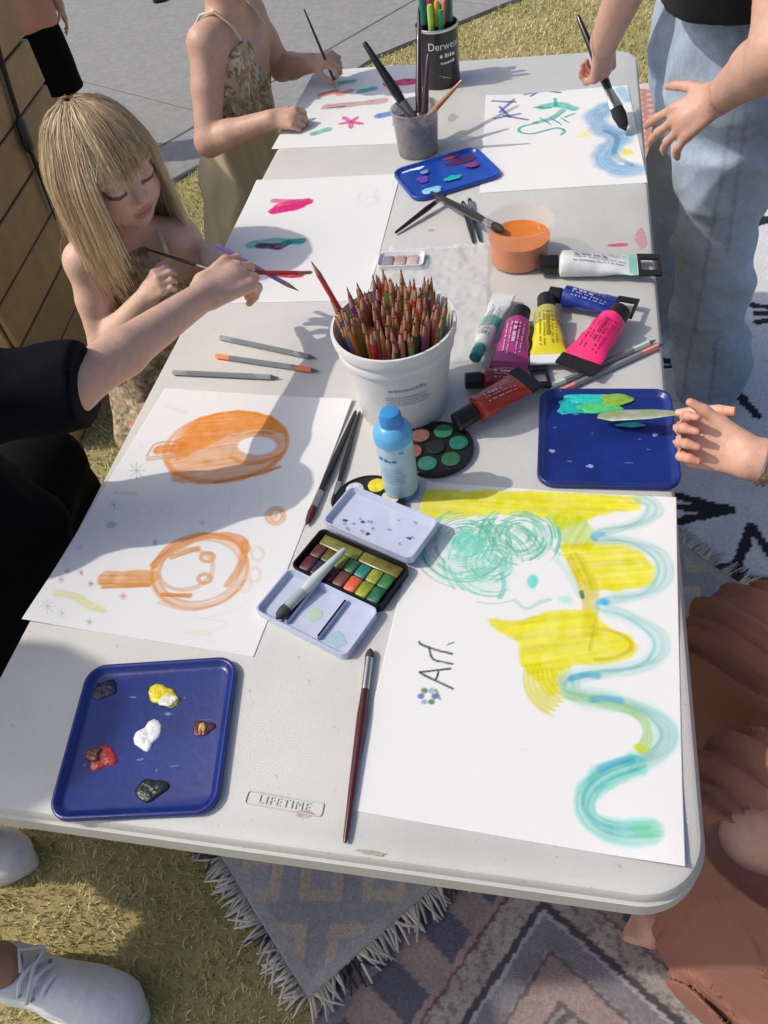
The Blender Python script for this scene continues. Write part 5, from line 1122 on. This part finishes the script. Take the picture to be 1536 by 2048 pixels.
for sh in (shR*.62+nk*.38, shL*.62+nk*.38):
    fr = che+(sh-nk)*V(.9, .9, 0)*1.1+nrm(V(.45, -.8, 0))*.060+V(0, 0, .035); bk = che+(sh-nk)*V(.9, .9, 0)-nrm(V(.45, -.8, 0))*.058+V(0, 0, .03)
    MB().tube([fr-bO, fr+V(0, 0, .03)-bO, sh+V(0, 0, .0345)-bO, bk+V(0, 0, .035)-bO, bk-bO], .0045, 8, flat=.6).build('dress_strap', STRAP, g1)
BLO = [(.95, .78, .52), (.88, .70, .43), (.78, .59, .35), (.64, .46, .26), (.48, .34, .19), (.32, .22, .13)]
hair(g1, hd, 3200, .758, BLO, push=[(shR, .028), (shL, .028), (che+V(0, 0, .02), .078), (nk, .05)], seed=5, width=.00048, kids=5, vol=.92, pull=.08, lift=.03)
brush('thin dark brush held in the blonde child\'s fist', hR['grip']+V(-.045, .03, .015), hR['grip']+V(.085, .0, -.012), .0026, (.05, .03, .02), (.04, .03, .03), .15, .1, group='brushes held in hands')

# ------------------------------------------------------------------ the further child
B = Body(); c = V(-.475, .775, 1.045); hd = head(B, c, V(.72, -.05, -.55), V(.45, 0, 1), .205)
nk = V(-.525, .775, .915); che = V(-.535, .77, .835); wai = V(-.55, .765, .70); pel = V(-.57, .765, .56); shR, shL = V(-.550, .682, .893), V(-.505, .865, .888); sax = nrm(shL-shR)
torso(B, pel, wai, che, nk, hd['L'](-.10, 0, -.34), sax, .045, .040, .044, .066, .060, .064, shR, shL, .036, .034)
eR, wR = V(-.566, .590, .722), V(-.405, .585, .765); knob_arm(B, shR, eR, wR, .037, .031, .021)
eL, wL = V(-.465, .90, .755), V(-.365, .835, .785); knob_arm(B, shL, eL, wL, .036, .029, .021)
hR = hand(B, wR, V(1, -.05, .05), V(.05, .55, -.8), 1, .122, (1.0, 1.05, 1.1, 1.1), tc=.6); hL = hand(B, wL, V(.9, -.30, .18), V(.25, .3, -.9), -1, .122, (1.05, 1.15, 1.2, 1.2), tc=.8)
for s_ in (-1, 1):
    hp = pel+sax*s_*.05; kn = hp+V(.015, 0, -.27); an = V(kn[0]-.01, kn[1], .06); leg(B, hp, kn, an, .062, .044, .030); foot(B, an, V(1, 0, 0), .72, .002)
g2 = make_person('child in a floral sundress leaning on the far table edge', (-.56, .765, 0), B, .005, [(hd['box'][0], hd['box'][1], .0028), fine_of(hR, .0022), fine_of(hL, .0022)], (.58, .365, .265), hd, hands=(hR, hL))
Dr = Body()
for s_ in (-1, 1):
    Dr.cone(che+sax*s_*.046+V(.004, 0, .006), wai+sax*s_*.042, .070, .068, .03); Dr.cone(wai+sax*s_*.042, pel+sax*s_*.05, .068, .088, .03); Dr.cone(pel+sax*s_*.05, V(-.58, .765, .26)+sax*s_*.085, .088, .13, .03)
garment(g2, 'sundress', Dr, .004, m_flor, folds(.008, 12, 1.2, (1, 1, .2)), [(V(0, 0, .873), nrm(V(-.35, 0, 1)))]*0+[(V(-.53, .77, .862), nrm(V(-.35, 0, 1))), (V(0, 0, .25), V(0, 0, -1))], 0, lambda q: np.where((q[:, 2] < .70)[:, None], np.array([.50, .44, .29]), floral(q, (.50, .43, .26))))
bO = np.array(g2.location)
for s_ in (-1, 1):
    sh = nk+sax*s_*.058; fr = che+sax*s_*.052+V(.066, 0, .045); bk = che+sax*s_*.05+V(-.060, 0, .02)
    MB().tube([fr-bO, fr+V(-.012, 0, .03)-bO, sh+V(.01, 0, .026)-bO, sh+V(-.022, 0, .022)-bO, bk+V(-.004, 0, .03)-bO, bk-bO], .0048, 8, flat=.6).build('dress_strap', STRAP, g2)
hair(g2, hd, 900, 1.0, BLO[:3], seed=8, tie=(-.52, 0, .25), bangs=False)
tp = at(608, 18, .90); gp = hL['grip']; brush('slim dark brush held upright by the far child', tp, gp+nrm(gp-tp)*.05, .0030, (.04, .03, .02), (.05, .04, .04), .14, .1, group='brushes held in hands')

# ------------------------------------------------------------------ seated adult in the black tee
B = Body(); nk = V(-.94, -.675, 1.04); c = nk+V(-.03, .03, .15); hd = head(B, c, V(.45, .75, -.45), V(.1, .25, 1), .225, False)
che = V(-.87, -.655, .88); wai = V(-.81, -.67, .69); pel = V(-.76, -.68, .51); shR, shL = V(-.648, -.600, .985), V(-1.06, -.70, .98); sax = nrm(V(-1, -.05, 0))
torso(B, pel, wai, che, nk, hd['L'](-.10, 0, -.34), sax, .085, .07, .08, .11, .095, .10, shR, shL, .050, .048)
eR = V(-.322, -.492, .930); wR = V(-.256, -.238, .880); knob_arm(B, shR, eR, wR, .038, .0295, .0205); eL, wL = V(-1.08, -.56, .75), V(-.90, -.36, .62); knob_arm(B, shL, eL, wL, .044, .037, .026)
hR = hand(B, wR, V(.42, .90, -.10), V(-.40, .15, -.88), 1, .170, (.55, .68, .82, .95), tc=.65, thumb=(.35, .8, .5), spread=.04); hL = hand(B, wL, V(.3, .8, -.3), V(0, 0, -1), -1, .165, (.3, .35, .4, .4))
kA, aA = V(-.70, -.24, .50), V(-.72, -.17, .10); kB, aB = V(-.88, -.24, .50), V(-.90, -.16, .10)
leg(B, pel-sax*.09, kA, aA, .085, .056, .036); leg(B, pel+sax*.09, kB, aB, .085, .056, .036); foot(B, aA, V(0.1, 1, 0), .95, .002); foot(B, aB, V(-.1, 1, 0), .95, .002)
g3 = make_person('seated adult in a black tee reaching a pencil towards the blonde child', (-.75, -.60, 0), B, .0065, [fine_of(hR, .0024), fine_of(hL, .003)], (.60, .38, .275), hd, hands=(hR, hL))
Te = Body()
for s_ in (-1, 1): Te.cone(che+sax*s_*.08, wai+sax*s_*.08, .118, .125, .03); Te.cone(wai+sax*s_*.08, pel+sax*s_*.09+V(0, 0, .05), .125, .14, .03); Te.cone(che+sax*s_*.08, (shR, shL)[(s_+1)//2], .10, .062, .03); Te.cone((shR, shL)[(s_+1)//2], nk, .056, .048, .03)
Te.cone(shR, eR+nrm(eR-shR)*.02, .064, .052, .02); Te.cone(shL, shL*.3+eL*.7, .064, .07, .02)
Te.cone(shR+V(-.03, 0, -.05), V(-.60, -.565, .66), .09, .105, .05); Te.cone(V(-.60, -.565, .70), V(-.565, -.57, .575), .105, .075, .04); Te.cone(shR*.45+eR*.55-V(0, 0, .02), V(-.555, -.545, .80), .050, .070, .05); Te.cone(V(-.56, -.54, .82), V(-.53, -.50, .66), .08, .07, .04)
dA = nrm(eR-shR)
garment(g3, 'black_tee', Te, .005, mat('black_jersey', (.0022, .0026, .005), .9, spec=.15, bump=.5, bscale=400), folds(.0048, 21, 1.3), [(eR+dA*.018, nrm(dA+V(0, -.12, .05))), (nk+V(0, 0, .025), V(0, 0, 1))])
Sh = Body(); Sh.cone(pel-sax*.09, kA, .125, .08, .03); Sh.cone(pel+sax*.09, kB, .125, .08, .03); Sh.cone(kA, aA+V(0, 0, .1), .08, .06, .02); Sh.cone(kB, aB+V(0, 0, .1), .08, .06, .02); garment(g3, 'black_trousers', Sh, .008, mat('black_cotton', (.0025, .0025, .0035), .9, spec=.15), folds(.004, 22, .6))
hair(g3, hd, 700, .97, [(.05, .03, .02), (.08, .05, .03)], seed=9, width=.002)
gp = hR['grip']; pa, pb = at(432, 490, gp[2]+.035), at(598, 582, gp[2]-.030)
pencil(pa, pb, 10, 'purple pencil held out in the hand of the adult in black', 'pencils held in a hand'); q0, q1 = at(490, 545, gp[2]+.008), at(622, 546, gp[2]-.022); pencil(q0, q1, 11, 'dark red pencil held under the purple one', 'pencils held in a hand')
def stool(label, x, y, z, cols_=(.45, .30, .17), r=.19, a0=.785):
    o = empty('stool', (x, y, 0)); tag(o, label, 'stool'); m = mat('stool_wood', cols_, .5, noise=.3, nscale=20)
    MB().lathe([(r*.94, z-.035), (r, z-.030), (r, z-.006), (r*.95, z)], n=36).build('seat', m, o)
    for i in range(4):
        a = a0+1.5708*i; MB().tube([(r*.6*math.cos(a), r*.6*math.sin(a), z-.034), (r*.95*math.cos(a), r*.95*math.sin(a), .003)], [.016, .013], 10).build('leg', m, o)
    for i in range(4):
        a, b = a0+1.5708*i, a0+1.5708*(i+1); MB().tube([(r*.8*math.cos(a), r*.8*math.sin(a), z*.42), (r*.8*math.cos(b), r*.8*math.sin(b), z*.42)], .008, 8).build('rung', m, o)
stool('round wooden stool under the adult in the black tee', -.76, -.66, .385, r=.125, a0=0)
# ------------------------------------------------------------------ bystander in white sneakers
B = Body(); pel = V(-1.12, -.95, .90); wai = V(-1.14, -.95, 1.04); che = V(-1.16, -.95, 1.24); nk = V(-1.17, -.95, 1.41); c = nk+V(.03, 0, .15); hd = head(B, c, V(.9, .2, -.35), V(.1, 0, 1), .225, False); sax = V(0, 1.0, 0)
shR, shL = V(-1.16, -1.12, 1.35), V(-1.16, -.78, 1.35); torso(B, pel, wai, che, nk, hd['L'](-.10, 0, -.34), sax, .08, .06, .075, .105, .092, .10, shR, shL, .047, .046)
for s_, sh in ((-1, shR), (1, shL)): e_ = sh+V(-.03, s_*.05, -.28); w_ = e_+V(.12, 0, -.20); knob_arm(B, sh, e_, w_, .045, .037, .026); hand(B, w_, V(.5, 0, -.8), V(0, -s_, 0), -s_, .17, (.3, .35, .4, .45))
kA, aA = V(-.82, -1.03, .50), V(-.605, -.975, .095); kB, aB = V(-1.0, -.82, .49), V(-.90, -.80, .095)
leg(B, V(-1.12, -1.03, .87), kA, aA, .09, .056, .036); leg(B, V(-1.12, -.87, .87), kB, aB, .09, .056, .036); B.cone(aA, V(-.595, -.98, .05), .036, .035); B.cone(aB, V(-.89, -.80, .05), .036, .035)
g7 = make_person('bystander in white lace up sneakers at the near table corner', (-1.0, -.92, 0), B, .007, [], (.42, .225, .14), hd)
Tq = Body()
for s_ in (-1, 1): Tq.cone(pel+sax*s_*.07, che+sax*s_*.08, .122, .118, .03); Tq.cone(che+sax*s_*.08, (shR, shL)[(s_+1)//2], .10, .06, .03); Tq.cone((shR, shL)[(s_+1)//2], nk, .055, .05, .03)
garment(g7, 'grey_tee', Tq, .008, mat('grey_jersey', (.25, .26, .28), .9), folds(.004, 61, .6), [(nk, V(0, 0, 1)), (V(0, 0, .86), V(0, 0, -1))])
Sq = Body(); Sq.cone(V(-1.12, -1.03, .87), V(-1.12, -1.03, .87)*.35+kA*.65, .12, .10, .03); Sq.cone(V(-1.12, -.87, .87), V(-1.12, -.87, .87)*.35+kB*.65, .12, .10, .03); garment(g7, 'denim_shorts', Sq, .008, mat('navy_denim', (.05, .07, .13), .9), folds(.003, 62, .6))
sneaker(g7, (-.655, -.972, .0), V(.99, -.10, 0), .27); sneaker(g7, (-.965, -.80, .0), V(1, .02, 0), .27)
hair(g7, hd, 700, 1.32, [(.09, .05, .03), (.13, .08, .04)], seed=15, width=.002)

# ------------------------------------------------------------------ standing adult in pale jeans
B = Body(); pel = V(.50, .45, .93); wai = V(.475, .40, 1.06); che = V(.455, .36, 1.24); nk = V(.42, .35, 1.42); c = nk+V(-.05, .01, .15); hd = head(B, c, V(-.75, .15, -.65), V(-.4, 0, 1), .225, False)
sax = nrm(V(.10, -1, 0)); shR, shL = V(.40, .535, 1.36), V(.47, .18, 1.36)       # the right shoulder is the far one
torso(B, pel, wai, che, nk, hd['L'](-.10, 0, -.34), sax, .07, .05, .065, .080, .072, .085, shR, shL, .046, .046)
eR, wR = V(.345, .40, 1.10), at(1209, 82, .905); knob_arm(B, shR, eR, wR, .045, .037, .026)
eL = at(1560, 100, 1.075); wL = at(1444, 190, .975); knob_arm(B, shL, eL, wL, .043, .034, .0235)
hR = hand(B, wR, at(1203, 185, .80)-wR, V(-.30, .55, -.75), 1, .155, (1.0, 1.1, 1.15, 1.2), tc=.8, thumb=(.3, .8, .45))
tL = at(1335, 262, .925); hL = hand(B, wL, tL-wL, V(-.05, .62, -.75), -1, .146, (.30, .38, .45, .5), spread=.16, tc=.25, thumb=(.75, .6, .2))
hpN, knN, anN = V(.51, .37, .87), V(.545, .44, .48), V(.605, .545, .09); hpF, knF, anF = V(.49, .54, .87), V(.485, .69, .48), V(.545, .87, .09)
leg(B, hpN, knN, anN, .072, .054, .038); leg(B, hpF, knF, anF, .072, .054, .038)
for an in (anN, anF): B.cone(an, V(an[0], an[1], .045), .037, .035)
g4 = make_person('standing adult in pale blue jeans and black top holding a broad brush', (.54, .52, 0), B, .007, [fine_of(hR, .0025), fine_of(hL, .0025)], (.52, .315, .23), hd, hands=(hR, hL))
Je = Body(); 
for s_, hp, kn, an in ((1, hpN, knN, anN), (-1, hpF, knF, anF)):
    Je.cone(pel+sax*s_*.06+V(0, 0, .15), hp+V(0, 0, .04), .094, .114, .03); Je.cone(hp+V(0, 0, .04), hp, .114, .112, .03); Je.cone(hp, kn*.6+hp*.4, .110, .090, .012); Je.cone(kn*.6+hp*.4, kn, .090, .080, .006); Je.cone(kn, an+V(.01, 0, -.02), .080, .092, .006)
def denim(q):
    cl = np.ones((len(q), 3))*np.array([.36, .445, .55]); n1 = fbm(q[:, 0]*9+q[:, 2]*7+60, q[:, 1]*9+q[:, 2]*11+60, 83); n2 = vnoise(q[:, 1]*260+400, q[:, 2]*90+400, 84)
    th = np.exp(-((q[:, 2]-.62)/.22)**2); sd2 = np.minimum(*[np.abs((q[:, 0]-(hp_[0]+(an_[0]-hp_[0])*(hp_[2]-q[:, 2])/(hp_[2]-an_[2]))))+.06*(np.abs(q[:, 1]-hp_[1]) < .03)+.2*(q[:, 1] > (hp_[1]+(an_[1]-hp_[1])*(hp_[2]-q[:, 2])/(hp_[2]-an_[2]))) for hp_, an_ in ((hpN, anN), (hpF, anF))]); cl = cl*np.where(sd2 < .0035, .78, 1)[:, None]; cl = cl*(.40+.75*n1+.30*th+.20*n2)[:, None]; return np.clip(cl, 0, 1)
garment(g4, 'jeans', Je, .0055, mat('denim', 'attr', .9, bump=.6, bscale=700, noise=.12, nscale=200), folds(.0085, 31, .95, (.6, .6, .9)), [(V(.49, .43, 1.045), nrm(V(-.1, 0, 1))), (V(0, 0, .052), V(0, 0, -1))], 0, denim)
bO = np.array(g4.location); m_den2 = mat('dark_denim', (.09, .14, .22), .9)
Je2 = Body()
for s_ in (-1, 1): Je2.cone(pel+sax*s_*.06+V(0, 0, .15), pel+sax*s_*.064+V(0, 0, .06), .098, .1105, .03)
garment(g4, 'waistband', Je2, .006, mat('denim_band', (.17, .25, .36), .9, bump=.5, bscale=700), None, [(V(.49, .43, 1.047), nrm(V(-.1, 0, 1))), (V(.49, .43, 1.008), -nrm(V(-.1, 0, 1)))])
bw = [(V(.40, .44, 0), V(-1, .1, 0)), (V(.45, .30, 0), V(-.6, -1, 0)), (V(.535, .275, 0), V(.3, -1, 0))]
for pt, dn in bw:
    dn = nrm(dn); q = np.array([pt[0], pt[1], 1.0]); c0_ = pel+V(0, 0, .09); dd = nrm((q-c0_)*V(1, 1, 0)); side_ = np.array([-dd[1], dd[0], 0]); ctr = c0_+np.clip(np.dot(q-c0_, sax), -.062, .062)*sax+dd*.108; ctr[2] = 1.018
    MB().tube([ctr+V(0, 0, -.026)-bO, ctr+dd*.008-bO, ctr+V(0, 0, .024)-dd*.006-bO], .0065, 6, flat=.4).build('belt_loop', m_den2, g4)
To = Body()
for s_ in (-1, 1): To.cone(wai+sax*s_*.062-V(0, 0, .05), che+sax*s_*.08, .118, .118, .03); To.cone(che+sax*s_*.08, (shR, shL)[(s_+1)//2], .10, .06, .03); To.cone((shR, shL)[(s_+1)//2], nk, .055, .05, .03)
To.cone(shR, shR*.45+eR*.55, .062, .064, .02); To.cone(shL, shL*.45+eL*.55, .062, .064, .02)
garment(g4, 'black_top', To, .007, mat('black_knit', (.008, .008, .010), .9), folds(.004, 33, .6), [(V(.48, .40, 1.012), V(0, 0, -1)), (nk+V(0, 0, .01), V(0, 0, 1))])
sneaker(g4, (anN[0]+.045, anN[1]+.01, .0135), V(-1, -.12, 0)); sneaker(g4, (anF[0]+.045, anF[1], .0135), V(-1, .1, 0))
hair(g4, hd, 700, 1.32, [(.09, .05, .03), (.13, .08, .04)], seed=10, width=.002)
b1 = at(1252, 262, .752); b0 = b1+nrm(hR['grip']+V(0, 0, .008)-b1)*.240; brush('broad black brush held over the blue painted curve', b0, b1, .0075, (.012, .012, .014), (.02, .02, .024), .16, .20, bw=1.7, group='brushes held in hands', ferm=mat('steel_flat_ferrule', (.45, .44, .43), .3, metal=.9))

# ------------------------------------------------------------------ seated adult in the rust dress
B = Body(); pel = V(.92, -.64, .52); wai = V(.90, -.64, .68); che = V(.86, -.63, .85); nk = V(.83, -.62, 1.02); c = nk+V(-.05, 0, .16); hd = head(B, c, V(-.8, .15, -.5), V(-.3, 0, 1), .22, False)
sax = V(0, -1, 0.0); shR, shL = V(.81, -.46, .96), V(.82, -.79, .96)
torso(B, pel, wai, che, nk, hd['L'](-.10, 0, -.34), sax, .08, .055, .07, .09, .08, .09, shR, shL, .045, .045)
wR = at(1503, 918, .80); eR = V(.70, -.48, .80); knob_arm(B, shR, eR, wR, .044, .038, .0245); eL, wL = V(.80, -.86, .72), V(.62, -.80, .68); knob_arm(B, shL, eL, wL, .044, .038, .026)
hR = hand(B, wR, V(-.93, .38, .02), V(-.10, -.66, .74), 1, .142, (1.0, 1.15, 1.22, 1.28), tc=.25, thumb=(.40, .9, .12), spread=.03, rs=.92); hL = hand(B, wL, V(-.8, .3, -.3), V(0, .2, -1), -1, .168, (.4, .4, .4, .4))
kL, aL = V(.470, -.752, .548), V(.535, -.765, .085); kR, aR = V(.505, -.515, .50), V(.53, -.50, .085)
leg(B, pel+sax*.09, kL, aL, .075, .058, .034); leg(B, pel-sax*.09, kR, aR, .07, .050, .034); foot(B, aL, V(-1, .10, 0), .85, .016); foot(B, aR, V(-1, .1, 0), .95, .024)
def toes(q, col):
    for f0 in (aL, aR):
        m_ = (q[:, 2] > .030) & (q[:, 2] < .055) & (f0[0]-q[:, 0] > .155) & (f0[0]-q[:, 0] < .178) & (np.abs(q[:, 1]-f0[1]) < .05); col[m_] = (.40, .16, .13)
    return col
g5 = make_person('seated adult in a rust gauze dress holding a palette knife', (.90, -.64, 0), B, .0065, [fine_of(hR, .0024), fine_of(hL, .003)], (.60, .345, .25), hd, extra=toes, hands=(hR, hL))
Ru = Body()
for s_ in (-1, 1): Ru.cone(pel+sax*s_*.09, wai+sax*s_*.07, .13, .108, .03); Ru.cone(wai+sax*s_*.07, che+sax*s_*.08, .108, .112, .03); Ru.cone(che+sax*s_*.08, (shR, shL)[(s_+1)//2], .10, .06, .03)
Ru.cone(pel+sax*.09+V(0, 0, .02), kL+V(-.004, .0, .012), .12, .082, .04); Ru.cone(kL+V(.01, -.01, -.03), V(.50, -.79, .14), .078, .085, .04); Ru.cone(pel-sax*.09+V(0, 0, .02), kR+V(-.005, .0, .006), .125, .080, .04); Ru.cone(kR, V(.515, -.505, .10), .078, .085, .04); Ru.cone(pel+V(-.1, 0, .03), V(.56, -.63, .52), .12, .075, .05)
Ru.cone(kL+V(.05, -.03, -.02), V(.545, -.815, .10), .078, .085, .04); Ru.cone(kR+V(.08, 0, -.04), V(.62, -.48, .12), .075, .085, .04); Ru.cone(V(.62, -.83, .48), V(.62, -.86, .10), .08, .10, .05); Ru.cone(V(.75, -.80, .45), V(.75, -.84, .1), .10, .12, .05); Ru.cone(V(.75, -.5, .45), V(.76, -.46, .1), .1, .12, .05)
Ru.cone(shR, shR*.5+eR*.5, .058, .062, .02); Ru.cone(shL, shL*.5+eL*.5, .058, .062, .02)
def gauze(X, Y, Z):      # long gathered folds plus the fine crinkle of the cloth
    w = .030*np.sin(X*6+Z*5+1)+.010*np.sin(Z*15+X*9); t = (Y+.62*X+w)*120
    s_ = np.sin(t)+.55*np.sin(t*1.63+1+4*X)+.3*np.sin(t*2.7+5*Z)
    return -.0050*s_+.0013*np.sin((Y+.5*X+.6*w)*430+2*np.sin(X*40))+.0009*np.sin((Z+.4*X)*380+3*np.sin(Y*50))
wx = nrm(V(1, -.05, -.08)); wy = nrm(V(.1, 1, .75)-np.dot(V(.1, 1, .75), wx)*wx); Ru.ell(V(.555, -.815, .585), V(.150, .066, .062), np.stack([wx, wy, np.cross(wx, wy)], 1), .010, 'x')
garment(g5, 'rust_dress', Ru, .0042, mat('rust_gauze', (.30, .135, .095), .95, noise=.06, nscale=40, bump=.35, bscale=900), gauze, [(nk-V(0, 0, .05), nrm(V(-.2, 0, 1))), (V(0, 0, .03), V(0, 0, -1))])
hair(g5, hd, 700, .86, [(.10, .06, .03), (.15, .09, .05)], seed=12, width=.002)
bO = np.array(g5.location); ad = nrm(wR-eR)
for i, off in enumerate((.012, .019, .030)):
    cc = wR-ad*off; x, y, z = frame_from(ad+V(.12*(i-1), .1, .05)); rr = .0285
    MB().tube([cc+x*rr*math.cos(6.2832*j/24)+y*rr*math.sin(6.2832*j/24)-bO for j in range(25)], .0017, 6, cap=False).build('bracelet', mat('silver_chain', (.45, .40, .36), .3, metal=.9), g5)
# palette knife in that hand
o = empty('palette_knife', at(1420, 822, TZ+.055)); tag(o, 'paint smeared palette knife held over the turquoise tray', 'palette knife'); b0 = np.array(o.location)
tipk = at(1196, 832, TZ+.018)-b0; hk = at(1470, 824, TZ+.062)-b0; mid_ = at(1352, 826, TZ+.045)-b0
MB().tube([tipk, tipk*.8+mid_*.2, tipk*.3+mid_*.7, mid_], [.004, .0105, .009, .004], 12, flat=.12).build('blade', mat('knife_steel', (.42, .46, .42), .35, metal=.4, noise=.95, nscale=70, col2=(.30, .36, .06)), o)
MB().tube([mid_, mid_*.6+hk*.4*.3, hk*.35, hk], [.0045, .0075, .0085, .006], 10).build('handle', mat('smeared_handle', (.62, .55, .48), .5, noise=1.0, nscale=75, col2=(.78, .30, .10)), o)
stool('round wooden stool under the adult in the rust dress', .93, -.64, .41)

# ------------------------------------------------------------------ child beyond the counter
B = Body(); x0, y0 = -1.86, 2.03; pel = V(x0, y0, .56); wai = V(x0, y0, .66); che = V(x0, y0, .80); nk = V(x0, y0, .90); c = V(x0, y0-.01, 1.03); hd = head(B, c, V(.5, -.8, -.1), V(0, 0, 1), .205)
sax = nrm(V(.86, .5, 0)); shR, shL = V(x0, y0, .875)-sax*.12, V(x0, y0, .875)+sax*.12
torso(B, pel, wai, che, nk, hd['L'](-.10, 0, -.34), sax, .045, .04, .045, .068, .06, .064, shR, shL, .036, .034)
for s_, sh in ((-1, shR), (1, shL)):
    e_, w_ = sh+sax*s_*.012+V(-.03, .06, -.17), sh-sax*s_*.03+V(.03, .08, -.29); knob_arm(B, sh, e_, w_, .035, .028, .021); hand(B, w_, V(.2, -.2, -1), -sax*s_, -s_, .12, (.3, .35, .4, .4))
    hp = pel+sax*s_*.05; kn = hp+V(0, 0, -.26); an = V(hp[0], hp[1], .075); leg(B, hp, kn, an, .062, .045, .030); foot(B, an, V(.5, -.8, 0), .72, .019)
g6 = make_person('child in a salmon top and black shorts beyond the timber counter', (x0, y0, 0), B, .007, [], (.55, .34, .25), hd)
Tp = Body()
for s_ in (-1, 1): Tp.cone(pel+sax*s_*.05+V(0, 0, .03), che+sax*s_*.05, .088, .076, .03); Tp.cone(che+sax*s_*.05, (shR, shL)[(s_+1)//2], .07, .048, .02)
garment(g6, 'salmon_top', Tp, .006, mat('salmon_cotton', (.56, .27, .20), .85), folds(.005, 51, .7), [(V(0, 0, .545), V(0, 0, -1)), (nk, V(0, 0, 1))])
Sk = Body()
for s_ in (-1, 1): Sk.cone(pel+sax*s_*.05, pel+sax*s_*.06+V(0, 0, -.24), .078, .082, .015)
garment(g6, 'black_shorts', Sk, .006, mat('black_cotton', (.0025, .0025, .0035), .9, spec=.15), folds(.003, 52, .7), [(V(0, 0, .31), V(0, 0, -1))])
hair(g6, hd, 500, .98, [(.12, .08, .05), (.2, .13, .07)], seed=14, width=.002)
